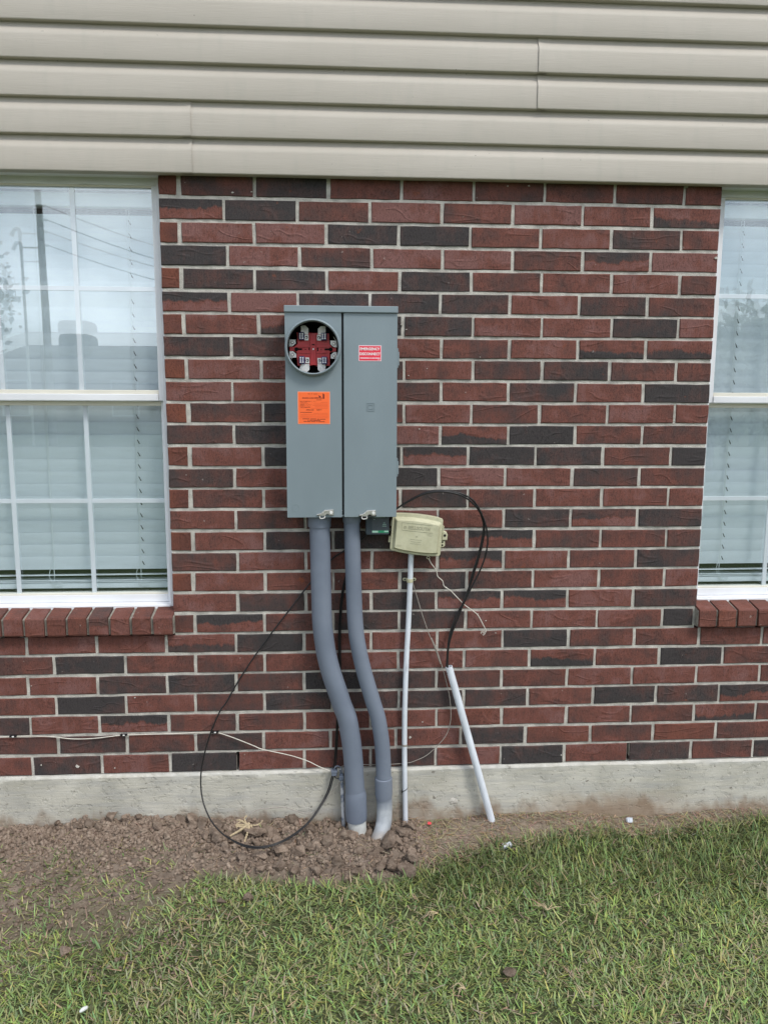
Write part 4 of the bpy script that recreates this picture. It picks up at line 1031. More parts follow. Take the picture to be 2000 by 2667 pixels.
# ================================================================== telephone interface box
NZ = 9.217   # digitised at 9.217 px per photo px from (1000,1320)
NY = -0.070
def nq(px, py, y=NY): p = at(1000 + px / NZ, 1320 + py / NZ, y); return (float(p[0]), float(p[2]))
ncx, ncz = nq(800, 700)
nid = thing('telephone_box', 'tilted beige BELLSOUTH plastic telephone box beside the grey meter box', 'telephone box', (ncx, -0.04, ncz)); NL = np.array([ncx, -0.04, ncz])
def arc_outline(c4, bow, rad, seg=6):
    """four corners (TL, TR, BR, BL in zoom px) with bowed top and bottom edges and rounded corners"""
    TLc, TR, BR, BLc = [np.array(p, float) for p in c4]
    pts = []
    def edge(a, b, amount, n=10):
        d = b - a; nrm = np.array([d[1], -d[0]]) / np.linalg.norm(d)
        return [a + d * t + nrm * amount * 4 * t * (1 - t) for t in np.linspace(0, 1, n)]
    loop = edge(BLc, BR, -bow)[1:-1] if False else None
    bl, br, tr, tl = BLc, BR, TR, TLc
    def corner(prev, c, nxt):
        a = c + (prev - c) / np.linalg.norm(prev - c) * rad; b = c + (nxt - c) / np.linalg.norm(nxt - c) * rad
        return [(1 - t) ** 2 * a + 2 * t * (1 - t) * c + t * t * b for t in np.linspace(0, 1, seg)]
    out = []
    out += corner(tl, bl, br)
    d = br - bl; L = np.linalg.norm(d); e = d / L; nn = np.array([-e[1], e[0]])
    out += [bl + d * t + nn * bow * 4 * t * (1 - t) for t in np.linspace(0.12, 0.88, 9)]
    out += corner(bl, br, tr)
    out += [br + (tr - br) * t for t in np.linspace(0.15, 0.85, 4)]
    out += corner(br, tr, tl)
    d = tl - tr; L = np.linalg.norm(d); e = d / L; nn = np.array([-e[1], e[0]])
    out += [tr + d * t + nn * bow * 4 * t * (1 - t) for t in np.linspace(0.12, 0.88, 9)]
    out += corner(tr, tl, bl)
    out += [tl + (bl - tl) * t for t in np.linspace(0.15, 0.85, 4)]
    return out
flange = arc_outline(((215, 175), (1440, 300), (1360, 1215), (145, 1060)), 35, 70)
inner = arc_outline(((258, 245), (1390, 385), (1310, 1165), (205, 1015)), 32, 50)
face = arc_outline(((318, 325), (1322, 455), (1250, 1112), (258, 985)), 30, 30)
def loft(layers):
    v = []; f = []; n = len(layers[0][0])
    for pts, y in layers:
        for p in pts: x, z = nq(p[0], p[1]); v.append((x, y, z))
    for j in range(len(layers) - 1):
        f += [(j * n + i, j * n + (i + 1) % n, (j + 1) * n + (i + 1) % n, (j + 1) * n + i)[::-1] for i in range(n)]
    f.append(tuple(range((len(layers) - 1) * n, len(layers) * n)))
    f.append(tuple(range(n - 1, -1, -1)))
    return v, f
def scale_pts(pts, s): c_ = np.mean(np.array(pts), 0); return [c_ + (p - c_) * s for p in pts]
m1 = MB().add(*loft([(scale_pts(flange, 0.965), -0.004), (scale_pts(flange, 0.965), -0.040)])); loc_build(m1, 'base', M['beige_plastic'], nid, NL)
m2 = MB().add(*loft([(flange, -0.040), (flange, -0.052), (scale_pts(flange, 0.985), -0.0545), (inner, -0.0545), (face, -0.0700)]))
o = loc_build(m2, 'lid', M['beige_plastic'], nid, NL); smooth_by_angle(o, 22)
NR = math.atan2(125, 1225)     # lid tilt, clockwise
def nrect(x0_, y0_, x1_, y1_, mb, y0=-0.0712, y1=-0.0690):
    mb.prism([nq(x0_, y1_ + 0), nq(x1_, y1_ + (x1_ - x0_) * 0.105), nq(x1_, y0_ + (x1_ - x0_) * 0.105), nq(x0_, y0_)], y0, y1)
eb = MB()
nrect(428, 368, 1175, 374, eb); nrect(424, 548, 1175, 555, eb); nrect(424, 372, 432, 550, eb)
nrect(635, 770, 905, 785, eb, -0.0706); nrect(635, 825, 885, 840, eb, -0.0706); nrect(620, 870, 890, 885, eb, -0.0706); nrect(1035, 660, 1175, 668, eb, -0.0706); nrect(1035, 690, 1150, 698, eb, -0.0706)
nrect(300, 905, 420, 912, eb, -0.0706); nrect(300, 930, 400, 937, eb, -0.0706)
bxy = nq(508, 488); eb.lathe((bxy[0], -0.0695, bxy[1]), [(0.0040, 0.0), (0.0041, -0.0018), (0.0052, -0.0018), (0.0053, 0.0)], 24)
pz = nq(780, 720); eb.lathe((pz[0], -0.0695, pz[1]), [(0.0020, 0.0), (0.0021, -0.0014), (0.0028, -0.0014), (0.0029, 0.0)], 16)
bq = bxy; eb.prism([(bq[0] - 0.0022, bq[1] - 0.0016), (bq[0] + 0.0022, bq[1] - 0.0020), (bq[0] + 0.0014, bq[1] + 0.0014), (bq[0], bq[1] + 0.0026), (bq[0] - 0.0014, bq[1] + 0.0016)], -0.0710, -0.0690)
loc_build(eb, 'embossed_mark', M['beige_shade'], nid, NL)
tx, tzz = nq(845, 515)
sL = 2.68 / 2000 / NZ
lt_ = letters('BELLSOUTH', tx - NL[0], tzz - NL[2], 530 * sL, 84 * sL, -0.0712 - NL[1], M['beige_plastic'], nid, roty=NR, bold=0.02)
lt_.data.materials[0] = M['beige_shade']
# give the letters thickness so they read as relief
bmx = bmesh.new(); bmx.from_mesh(lt_.data); g_ = bmesh.ops.extrude_face_region(bmx, geom=bmx.faces[:])
for q in [e for e in g_['geom'] if isinstance(e, bmesh.types.BMVert)]: q.co.y += 0.0016
bmesh.ops.recalc_face_normals(bmx, faces=bmx.faces[:]); bmx.to_mesh(lt_.data); bmx.free()
lk_ = MB()
lk_.prism([nq(*q) for q in ((1400, 830), (1530, 830), (1550, 700), (1520, 630), (1470, 605), (1420, 620))], -0.050, -0.030, 0.003)
lk_.prism([nq(*q) for q in ((1375, 1005), (1450, 1005), (1485, 970), (1490, 845), (1385, 840))], -0.044, -0.030, 0.002)
lk_.prism([nq(*q) for q in ((1430, 610), (1455, 610), (1465, 490), (1440, 475))], -0.046, -0.030)
loc_build(lk_, 'lock_lug', M['beige_plastic'], nid, NL)
hh_ = MB()
for (px, py, r_) in ((1475, 710, 0.0046), (1425, 880, 0.0030), (1420, 952, 0.0034)):
    x, z = nq(px, py); hh_.cyl((x, -0.0512 if r_ > 0.004 else -0.0448, z), (0, 1, 0), r_, 0.004, 16)
loc_build(hh_, 'screw_recess', M['dark_void'], nid, NL)
hg = MB(); hg.prism([nq(*q) for q in ((165, 480), (205, 480), (215, 335), (185, 330))], -0.046, -0.02); hg.prism([nq(*q) for q in ((120, 880), (165, 880), (170, 735), (135, 735))], -0.046, -0.02); loc_build(hg, 'hinge', M['beige_plastic'], nid, NL)
x, z = nq(1075, 1245); cl = MB().lathe((x, -0.05, z), [(0.0040, 0.0), (0.0046, -0.003), (0.0056, -0.003), (0.0062, 0.0)], 18); loc_build(cl, 'cable_grommet', M['beige_plastic'], nid, NL)

# ================================================================== pipes and conduits
def pix_path(rows, zx, zy, k, y):
    """rows of (py, x_left, x_right) in a zoom with origin zx,zy and k px per photo px -> centre points at depth y"""
    return [at(zx + (a + b) / 2 / k, zy + p / k, y if np.isscalar(y) else y[i]) for i, (p, a, b) in enumerate(rows)]
K = 2.765
Lr = [(140, 905, 1053), (200, 902, 1050), (350, 905, 1054), (500, 908, 1057), (700, 915, 1060), (800, 918, 1062), (900, 924, 1066), (1000, 936, 1076), (1100, 950, 1092), (1200, 972, 1116), (1300, 1003, 1146), (1400, 1038, 1180), (1480, 1063, 1208)]
Lp = pix_path(Lr, 480, 1300, K, -0.060) + pix_path([(60, 1100, 1247), (200, 1126, 1273), (300, 1140, 1284), (400, 1148, 1292), (500, 1153, 1298), (590, 1157, 1304)], 480, 1850, K, -0.060)
Rr = [(140, 1148, 1265), (250, 1150, 1267), (400, 1154, 1271), (600, 1159, 1278), (800, 1166, 1286), (900, 1173, 1292), (1000, 1183, 1303), (1100, 1200, 1322), (1200, 1223, 1344), (1300, 1252, 1369), (1400, 1285, 1397), (1480, 1310, 1421)]
Rp = pix_path(Rr, 480, 1300, K, -0.058) + pix_path([(60, 1338, 1454), (200, 1361, 1477), (300, 1371, 1486), (400, 1376, 1491), (480, 1378, 1492)], 480, 1850, K, -0.058)
def conduit(name, label, pts, r, collar, coupling, tail, tail_r, loc):
    t = thing(name, label, 'conduit', tuple(loc)); L = np.array(loc)
    cm_ = M['conduit'] if name == 'bent_conduit' else M['conduit_full']
    o = loc_build(MB().tube(spline(pts, 5), r, 28), 'pipe', cm_, t, L); smooth_by_angle(o, 40)
    o = loc_build(MB().tube(collar[0], collar[1], 32), 'box_adapter', cm_, t, L); smooth_by_angle(o, 40)
    o = loc_build(MB().tube(coupling[0], coupling[1], 32), 'coupling', cm_, t, L); smooth_by_angle(o, 40)
    o = loc_build(MB().tube(spline(tail, 5), tail_r, 28), 'riser', M['conduit'] if name == 'bent_conduit' else M['bare'], t, L); smooth_by_angle(o, 40)
M['bare'] = noisy('bare_white_pvc_soiled', (0.58, 0.60, 0.58), 0.14, 0.55, 25, 0.4, 0.1, 100)
rl = (1050 - 902) / 2 / K * 2.695 / 2000; rr_ = (1266 - 1149) / 2 / K * 2.695 / 2000
tp = Lp[0]
c1 = [at(480 + 974 / K, 1300 + 198 / K, -0.060), at(480 + 974 / K, 1300 + 192 / K, -0.060), at(480 + 973 / K, 1300 + 160 / K, -0.060), (tp[0], -0.060, BZ0 + 0.001)]
k0 = [at(480 + 1231 / K, 1850 + 575 / K, -0.060), at(480 + 1235 / K, 1850 + 612 / K, -0.060), at(480 + 1239 / K, 1850 + 765 / K, -0.060), at(480 + 1240 / K, 1850 + 783 / K, -0.060)]
tl_ = [at(480 + 1240 / K, 1850 + 700 / K, -0.060), at(480 + 1243 / K, 1850 + 800 / K, -0.060), at(480 + 1247 / K, 1850 + 860 / K, -0.060), at(480 + 1252 / K, 1850 + 1010 / K, -0.060)]
conduit('gray_conduit', 'thicker grey curved conduit running from meter box down to the soil', [(tp[0], -0.060, BZ0 + 0.01)] + Lp, rl, (c1, [rl * 1.105, rl * 1.12, rl * 1.12, rl * 1.12]), (k0, [rl * 1.0, rl * 1.115, rl * 1.125, rl * 1.09]), tl_, rl * 0.95, (float(tp[0]), -0.06, -0.21))
tp = Rp[0]
c2 = [at(480 + 1208 / K, 1300 + 168 / K, -0.058), at(480 + 1208 / K, 1300 + 162 / K, -0.058), at(480 + 1206 / K, 1300 + 140 / K, -0.058), (tp[0], -0.058, BZ0 + 0.001)]
k1 = [at(480 + 1434 / K, 1850 + 482 / K, -0.058), at(480 + 1434 / K, 1850 + 486 / K, -0.058), at(480 + 1436 / K, 1850 + 600 / K, -0.058), at(480 + 1437 / K, 1850 + 640 / K, -0.058)]
tl2 = [at(480 + 1437 / K, 1850 + 560 / K, -0.058), at(480 + 1440 / K, 1850 + 660 / K, -0.058), at(480 + 1441 / K, 1850 + 730 / K, -0.063), at(480 + 1437 / K, 1850 + 800 / K, -0.074), at(480 + 1428 / K, 1850 + 850 / K, -0.088), at(480 + 1412 / K, 1850 + 900 / K, -0.108), at(480 + 1388 / K, 1850 + 960 / K, -0.135), at(480 + 1362 / K, 1850 + 1030 / K, -0.165)]
conduit('bent_conduit', 'thinner grey curved conduit with a collar near the soil, beside white pipe', [(tp[0], -0.058, BZ0 + 0.01)] + Rp, rr_, (c2, [rr_ * 1.04, rr_ * 1.10, rr_ * 1.12, rr_ * 1.12]), (k1, [rr_ * 1.06, rr_ * 1.145, rr_ * 1.145, rr_ * 1.03]), tl2, rr_ * 1.02, (float(tp[0]), -0.058, -0.23))

# white conduit under the telephone box
wp = pix_path([(760, 471, 531), (850, 468, 528), (1100, 457, 521), (1500, 443, 503), (1800, 426, 486), (2070, 412, 472)], 950, 1250, 4.1475, -0.022) + \
     pix_path([(250, 499, 549), (500, 490, 540), (750, 485, 535), (1000, 484, 533), (1300, 487, 536), (1500, 491, 538), (1700, 494, 540), (1820, 497, 542)], 900, 1650, 3.318, -0.022)
t = thing('white_conduit', 'thin white upright pvc pipe below the beige telephone box', 'pipe', (0.77, -0.022, -0.22)); WL = np.array((0.77, -0.022, -0.22))
rw = 60 / 4.1475 / 2 * 2.73 / 2000
o = loc_build(MB().tube(spline(wp, 4), rw, 20), 'pipe', M['white_pvc'], t, WL); smooth_by_angle(o, 50)
sp = at(950 + 486 / 4.1475, 1250 + 1085 / 4.1475, -0.022); st_ = MB()
st_.tube([(sp[0], sp[1], sp[2] - 0.007), (sp[0], sp[1], sp[2] - 0.0065), (sp[0], sp[1], sp[2] + 0.0065), (sp[0], sp[1], sp[2] + 0.007)], [rw, rw + 0.0022, rw + 0.0022, rw], 20)
for sgn in (-1, 1):
    st_.prism(rounded(sp[0] + sgn * 0.0155 - 0.0085, sp[0] + sgn * 0.0155 + 0.0085, sp[2] - 0.0055, sp[2] + 0.0055, 0.0052), -0.0075, -0.001, 0.001)
loc_build(st_, 'pipe_strap', M['beige_plastic'], t, WL)
sc_ = MB()
for sgn in (-1, 1): sc_.cyl((sp[0] + sgn * 0.0175, -0.0088, sp[2]), (0, 1, 0), 0.0032, 0.002, 12)
loc_build(sc_, 'strap_screw', M['box_dark'], t, WL)
cpt = at(900 + 509 / 3.318, 1650 + 962 / 3.318, -0.022)
for dz_ in (0.0,): loc_build(MB().tube([(cpt[0], cpt[1], cpt[2] - 0.004), (cpt[0], cpt[1], cpt[2] + 0.004)], rw + 0.0006, 20), 'dirt_band', M['grey_wire'], t, WL)
zt = at(900 + 511 / 3.318, 1650 + 1345 / 3.318, -0.022); zr = rw + 0.0012; zpnt = []
for kk in range(13):
    w_ = 2 * math.pi * kk / 12; zpnt.append((zt[0] + zr * math.cos(w_), zt[1] + zr * math.sin(w_), zt[2] + 0.006 * math.cos(w_)))
zz_ = MB().tube(zpnt, 0.0013, 6); zz_.box(zt[0] - zr - 0.002, zt[0] - zr + 0.002, zt[1] - zr, zt[1] - zr + 0.004, zt[2] - 0.010, zt[2] - 0.004); loc_build(zz_, 'cable_tie', M['black_cable'], t, WL)

# leaning white pipe with open top
pt = at(900 + 891 / 3.318, 1650 + 285 / 3.318, -0.030); pb_ = at(900 + 1258 / 3.318, 1650 + 1605 / 3.318, -0.045)
t = thing('leaning_pipe', 'short white pvc pipe leaning against the wall with black cables in its open top', 'pipe', tuple(map(float, pb_)))
rp = 66 / 3.318 / 2 * 2.74 / 2000 * 0.985
ax = (pt - pb_) / np.linalg.norm(pt - pb_); L = np.linalg.norm(pt - pb_); PBL = pb_
pb2 = pb_ - ax * 0.06
lpipe = MB(); a_ = Vector(ax); tt = a_.orthogonal().normalized(); qq = a_.cross(tt); n_ = 28; vv = []; ff_ = []
for rad_, d_ in ((rp, -0.012), (rp, L), (rp - 0.0025, L), (rp - 0.0025, L - 0.09)):
    for i in range(n_):
        w_ = 2 * math.pi * i / n_; vv.append(Vector(pb_) + a_ * d_ + (tt * math.cos(w_) + qq * math.sin(w_)) * rad_)
for j in range(3): ff_ += [(j * n_ + i, j * n_ + (i + 1) % n_, (j + 1) * n_ + (i + 1) % n_, (j + 1) * n_ + i) for i in range(n_)]
lpipe.add(vv, ff_); o = loc_build(lpipe, 'pipe', M['white_pvc'], t, PBL); smooth_by_angle(o, 50)
loc_build(MB().cyl(Vector(pb_) + a_ * (L - 0.088), tuple(a_), rp - 0.0026, 0.001, 24), 'bore', M['dark_void'], t, PBL)  # near-black disc paints the darkness down the open pipe

# ================================================================== cables and wires
def cable(name, label, pts, r, mat, cat='cable', group=None, seg=6):
    p = spline(pts, seg); c = np.array(p[0]); o = MB().tube([q - c for q in p], r, 8).build(name, M[mat], loc=tuple(map(float, c))); smooth_by_angle(o, 60)
    return tag(o, label, cat, group)
def zpath(lst, zx, zy, k): return [at(zx + a / k, zy + b / k, y) for a, b, y in lst]
k4 = 4.1475
top_in = [at(900 + 893 / 3.318, 1650 + 300 / 3.318, -0.032)]
c1 = zpath([(230, 400, -0.035), (345, 310, -0.035), (450, 245, -0.04), (600, 168, -0.05), (720, 134, -0.055), (850, 126, -0.058), (1000, 152, -0.058), (1100, 200, -0.055), (1190, 275, -0.05), (1255, 370, -0.045), (1280, 450, -0.04), (1278, 560, -0.036), (1255, 690, -0.033), (1215, 845, -0.03), (1165, 1000, -0.028), (1120, 1170, -0.026), (1070, 1310, -0.026), (1010, 1420, -0.026), (958, 1540, -0.027), (920, 1655, -0.028), (897, 1800, -0.030), (888, 1990, -0.032), (900, 2090, -0.035)], 950, 1250, k4)
cable('black_cable', 'inner black cable of the arch over the telephone box into leaning pipe', c1, 0.0034, 'black_cable', group='black cables arching into the leaning pipe')
c2 = zpath([(225, 410, -0.030), (345, 312, -0.031), (450, 240, -0.036), (600, 160, -0.046), (720, 124, -0.052), (850, 116, -0.055), (1000, 136, -0.056), (1110, 180, -0.055), (1190, 245, -0.052), (1250, 345, -0.048), (1295, 455, -0.045), (1320, 570, -0.042), (1326, 660, -0.040), (1310, 780, -0.037), (1275, 900, -0.034), (1225, 1015, -0.031), (1172, 1120, -0.029), (1118, 1225, -0.027), (1062, 1345, -0.025), (1010, 1480, -0.025), (945, 1645, -0.026), (905, 1800, -0.028), (893, 1990, -0.029), (905, 2090, -0.033)], 950, 1250, k4)
cable('black_cable', 'outer black cable of the arch, bulging farthest from the telephone box', c2, 0.0030, 'black_cable', group='black cables arching into the leaning pipe')
c3 = zpath([(1283, 470, -0.030), (1290, 560, -0.026), (1268, 690, -0.024), (1230, 840, -0.022), (1185, 985, -0.021), (1138, 1130, -0.020), (1090, 1260, -0.02), (1046, 1360, -0.02), (1000, 1440, -0.021), (965, 1530, -0.022), (935, 1640, -0.024), (903, 1800, -0.027), (884, 1990, -0.031), (896, 2090, -0.034)], 950, 1250, k4)
c3 = c2[:9] + [p + np.array((0, 0.01, 0)) for p in c1[9:11]] + c3
cable('black_cable', 'middle black cable of the arch, hugging the brick behind the other two', c3, 0.0032, 'black_cable', group='black cables arching into the leaning pipe')
# big loop at the left
big = zpath([(1420, 120, -0.02), (1300, 270, -0.018), (1150, 372, -0.016), (1055, 440, -0.016), (910, 600, -0.018), (770, 782, -0.022), (640, 950, -0.026), (500, 1142, -0.03), (390, 1312, -0.034), (300, 1470, -0.04)], 480, 1300, K) + \
      zpath([(262, 0, -0.045), (190, 165, -0.05), (143, 330, -0.056), (121, 470, -0.062), (126, 600, -0.078), (152, 705, -0.105), (205, 810, -0.145), (290, 900, -0.195), (400, 958, -0.23), (500, 982, -0.245), (600, 976, -0.24), (700, 943, -0.22), (800, 884, -0.18), (900, 798, -0.13), (970, 698, -0.085), (1030, 588, -0.045), (1062, 480, -0.032), (1078, 400, -0.024), (1090, 250, -0.02), (1098, 100, -0.018)], 480, 1850, K) + \
      zpath([(1108, 1420, -0.016), (1115, 1230, -0.016), (1113, 1000, -0.016), (1122, 800, -0.016), (1138, 660, -0.016), (1165, 540, -0.016), (1200, 400, -0.018), (1230, 200, -0.02), (1240, 110, -0.02)], 480, 1300, K)
cable('black_cable', 'long thin black cable looping wide across the brick to the soil left of the conduits', big, 0.0027, 'black_cable')
half = zpath([(300, 905, -0.198), (400, 967, -0.235), (500, 993, -0.25), (600, 985, -0.245), (700, 951, -0.224), (800, 893, -0.184), (900, 806, -0.135), (975, 706, -0.09), (1040, 592, -0.050), (1074, 480, -0.036), (1090, 400, -0.027), (1100, 250, -0.022), (1106, 100, -0.02)], 480, 1850, K) + \
       zpath([(1118, 1420, -0.018), (1126, 1230, -0.018), (1124, 1000, -0.018), (1132, 800, -0.018), (1150, 640, -0.018), (1175, 540, -0.018), (1210, 400, -0.02), (1240, 200, -0.022), (1250, 110, -0.022)], 480, 1300, K)
cable('black_cable', 'second black cable beside the loop, rising between the two grey conduits', half, 0.0026, 'black_cable')
# ivory drop wire with stripped end
iv = zpath([(690, 850, -0.045), (715, 900, -0.040), (745, 940, -0.034), (775, 990, -0.028), (787, 1042, -0.024), (838, 1090, -0.02), (852, 1140, -0.018), (880, 1166, -0.017), (930, 1200, -0.016), (1000, 1272, -0.016), (1080, 1352, -0.016), (1150, 1402, -0.015), (1212, 1452, -0.014), (1250, 1512, -0.013), (1295, 1600, -0.012), (1312, 1630, -0.012)], 950, 1250, k4)
o = cable('drop_wire', 'ivory wire with a frayed end hanging from the telephone box across the brick', iv, 0.0017, 'white_wire', 'wire')
fr = MB(); e0 = np.array(o.location)
for a in ([(1312, 1630), (1298, 1655), (1268, 1668)], [(1312, 1630), (1300, 1640), (1262, 1640), (1250, 1655)], [(1308, 1636), (1285, 1650), (1252, 1640), (1258, 1662)], [(1210, 1450), (1222, 1446), (1228, 1452)], [(1310, 1632), (1296, 1662), (1276, 1680)]):
    fr.tube([tuple(at(950 + q[0] / k4, 1250 + q[1] / k4, -0.012) - e0) for q in a], 0.0009, 5)
fr.build('frayed_end', M['white_wire'], o)
kn = at(950 + 878 / k4, 1250 + 1164 / k4, -0.017) - e0; MB().tube([tuple(kn + np.array((-0.003, 0, 0.002))), tuple(kn), tuple(kn + np.array((0.003, 0, -0.001)))], [0.0018, 0.0032, 0.0018], 8).build('knot', M['white_wire'], o)
# grey thin wire
gw = zpath([(490, 1010, -0.014), (520, 1120, -0.016), (560, 1252, -0.02), (610, 1422, -0.024), (660, 1572, -0.024), (700, 1682, -0.024), (768, 1832, -0.022), (818, 1990, -0.02)], 950, 1250, k4) + \
     zpath([(740, 40, -0.02), (782, 130, -0.02), (832, 282, -0.022), (870, 422, -0.024), (895, 532, -0.026), (908, 650, -0.028), (905, 760, -0.028), (872, 870, -0.026), (800, 962, -0.024), (700, 1052, -0.022), (600, 1100, -0.02), (535, 1118, -0.018), (390, 1130, -0.016), (270, 1134, -0.016), (180, 1133, -0.016), (100, 1128, -0.017), (20, 1130, -0.018), (-40, 1150, -0.02)], 900, 1650, 3.318)
cable('grey_wire', 'thin grey wire bowing from the pipe strap down behind the leaning pipe', gw, 0.0013, 'grey_wire', 'wire')
# ivory cable clipped along the wall
iw = zpath([(-700, 1030, -0.006), (-300, 1026, -0.006), (0, 1022, -0.006), (100, 1018, -0.006), (250, 1015, -0.006), (400, 1022, -0.007), (500, 1034, -0.008), (600, 1036, -0.008), (700, 1030, -0.008), (800, 1018, -0.007), (900, 1008, -0.006), (1100, 1002, -0.005), (1300, 996, -0.005), (1400, 990, -0.005), (1540, 988, -0.006)], 0, 1550, K) + \
     zpath([(290, 175, -0.01), (400, 215, -0.014), (500, 255, -0.016), (560, 280, -0.017), (700, 310, -0.018), (800, 335, -0.02), (900, 370, -0.022), (970, 405, -0.024), (1062, 442, -0.026)], 480, 1850, K)
wc = cable('clipped_cable', 'ivory cable clipped along a mortar joint below the window sill', iw, 0.0018, 'white_wire', 'cable', seg=5)
e0 = np.array(wc.location)
for px, py in ((97, 1018), (893, 1008), (1550, 988)):
    p = at(px / K, 1550 + py / K, -0.008) - e0; c_ = MB()
    c_.box(p[0] - 0.013, p[0] + 0.013, -0.010 - e0[1], -0.001 - e0[1], p[2] - 0.0028, p[2] + 0.0032, 0.001)
    o = c_.build('clip', M['black_plastic'], wc)
    MB().box(p[0] - 0.003, p[0] + 0.004, -0.012 - e0[1], -0.009 - e0[1], p[2] - 0.002, p[2] + 0.0025, 0.0006).build('clip_nail', M['tin'], o)
gl_ = zpath([(1128, 505, -0.04), (1100, 545, -0.04), (1060, 592, -0.042), (1012, 660, -0.045), (970, 702, -0.048), (930, 735, -0.05), (880, 746, -0.05), (800, 722, -0.046), (720, 700, -0.044), (600, 706, -0.046), (530, 716, -0.05), (472, 750, -0.06), (440, 790, -0.07)], 480, 1850, K)
cable('ground_wire', 'thin bare grey wire from the rod clamp down to the dry root clump', gl_, 0.0017, 'grey_wire', 'wire')

# ground rod with clamp
rt_ = at(840 + 385 / 7.541, 1960 + 600 / 7.541, -0.035); rbm = at(840 + 415 / 7.541, 1960 + 1480 / 7.541, -0.045)
t = thing('ground_rod', 'patchy grey grounding rod with clamp beside the thicker conduit', 'ground rod', tuple(map(float, rbm))); GL = rbm
rr2 = 78 / 7.541 / 2 * 2.72 / 2000
ax = rbm - rt_
o = loc_build(MB().tube([rt_ - ax * 0.06, rt_, (rt_ + rbm) / 2, rbm, rbm + ax * 0.3], [rr2 * 0.9, rr2, rr2, rr2, rr2], 14), 'rod', M['rod'], t, GL); smooth_by_angle(o, 50)
def gq(px, py, y=-0.04): return at(840 + px / 7.541, 1960 + py / 7.541, y)
cm = MB()
a = gq(330, 520); b = gq(420, 440); cm.box(a[0], b[0], -0.052, -0.028, a[2], b[2], 0.002)
a = gq(355, 470); b = gq(405, 435); cm.box(a[0], b[0], -0.050, -0.034, a[2], b[2] + 0.004, 0.001)
c_ = gq(388, 605); cm.cyl((c_[0], -0.052, c_[2]), (0, 1, 0), 0.0052, 0.018, 6); c_ = gq(350, 540); cm.tube([tuple(gq(315, 505)), tuple(gq(350, 550)), tuple(gq(420, 520))], 0.003, 8)
loc_build(cm, 'rod_clamp', M['conduit'], t, GL)
jb = MB(); a = gq(178, 440, -0.035); b = gq(282, 345, -0.035); jb.box(a[0], b[0], -0.046, -0.022, a[2], b[2], 0.002); a = gq(175, 375, -0.035); b = gq(285, 345, -0.035); jb.box(a[0] - 0.001, b[0] + 0.001, -0.0475, -0.020, a[2], b[2] + 0.001, 0.001)
loc_build(jb, 'bond_block', M['conduit'], t, GL)
for lst, m_ in (([(232, 345), (240, 300), (275, 268), (320, 268), (360, 300), (380, 360), (382, 440)], 'conduit'), ([(345, 340), (352, 400), (350, 440)], 'conduit'), ([(235, 440), (255, 490), (290, 510), (320, 500)], 'black_cable')):
    loc_build(MB().tube(spline([gq(*q) for q in lst], 5), 0.0022, 8), 'bond_wire', M[m_], t, GL)

# ================================================================== loose soil, clods, litter
def rock_mesh(seed, sub=2, planes=9, rough=0.10, name='clod'):
    rr = np.random.default_rng(seed); b = bmesh.new(); bmesh.ops.create_icosphere(b, subdivisions=sub, radius=1.0)
    N_ = rr.normal(size=(planes, 3)); N_ /= np.linalg.norm(N_, axis=1)[:, None]; D = rr.uniform(0.42, 0.80, planes)
    for v in b.verts:
        p = np.array(v.co)
        for n_, d_ in zip(N_, D):
            e = p @ n_ - d_
            if e > 0: p = p - n_ * e
        p = p * (1 + rough * (float(fbm(p[0] * 2.2 + seed, p[1] * 2.2 + p[2] * 2.7, 3)) - 0.45) * 2)
        v.co = p
    me = bpy.data.meshes.new(name); b.to_mesh(me); b.free(); me.materials.append(M['clod'])
    return me
CL = [rock_mesh(100 + i, 3, 10, 0.22) for i in range(9)]
pile = thing('soil_heap', 'heap of freshly dug brown clods and crumbs around the conduit feet', 'soil heap', (0.1, -0.15, -0.21))
PL = np.array((0.1, -0.15, -0.21))
def add_clod(x, y, s, z=None, sink=0.12, flat=None):
    o = bpy.data.objects.new('clod', random.choice(CL)); link(o, pile)
    f = (random.uniform(0.8, 1.3), random.uniform(0.7, 1.1), random.uniform(0.55, 0.85)) if flat is None else flat
    o.scale = tuple(s * q for q in f)
    o.rotation_euler = (random.uniform(-0.6, 0.6), random.uniform(-0.6, 0.6), random.uniform(0, 6.28))
    h = float(ground_h(x, y)) if z is None else z
    o.location = (x - PL[0], y - PL[1], h + s * (0.62 - sink) - PL[2]); return o
hero = [(1262, 1345, 50, 0.030), (1450, 985, 62, 0.0), ]
for (px, py, s) in ((225, 930, 0.034), (375, 935, 0.030), (500, 925, 0.038), (690, 1010, 0.031), (790, 815, 0.026), (620, 900, 0.026), (820, 1020, 0.026), (1045, 975, 0.030), (1150, 930, 0.026), (1335, 860, 0.027), (1475, 965, 0.030), (1530, 950, 0.026),
                    (1585, 905, 0.029), (1640, 1050, 0.026), (1600, 1120, 0.032), (1650, 985, 0.024), (130, 860, 0.026), (60, 880, 0.024), (1190, 825, 0.013), (1320, 800, 0.016), (900, 905, 0.022), (960, 1010, 0.02), (1100, 1060, 0.026), (1250, 1010, 0.022), (1380, 1010, 0.022), (1420, 1090, 0.024), (1500, 1060, 0.026), (560, 1040, 0.022), (420, 1040, 0.018), (300, 990, 0.02), (690, 1090, 0.022), (800, 1120, 0.02), (950, 1110, 0.02), (1250, 1120, 0.022), (560, 1110, 0.02), (1160, 1140, 0.02)):
    p = at_z(480 + px / K, 1850 + py / K, -0.205); add_clod(float(p[0]), min(float(p[1]), -0.02), s * 1.18)
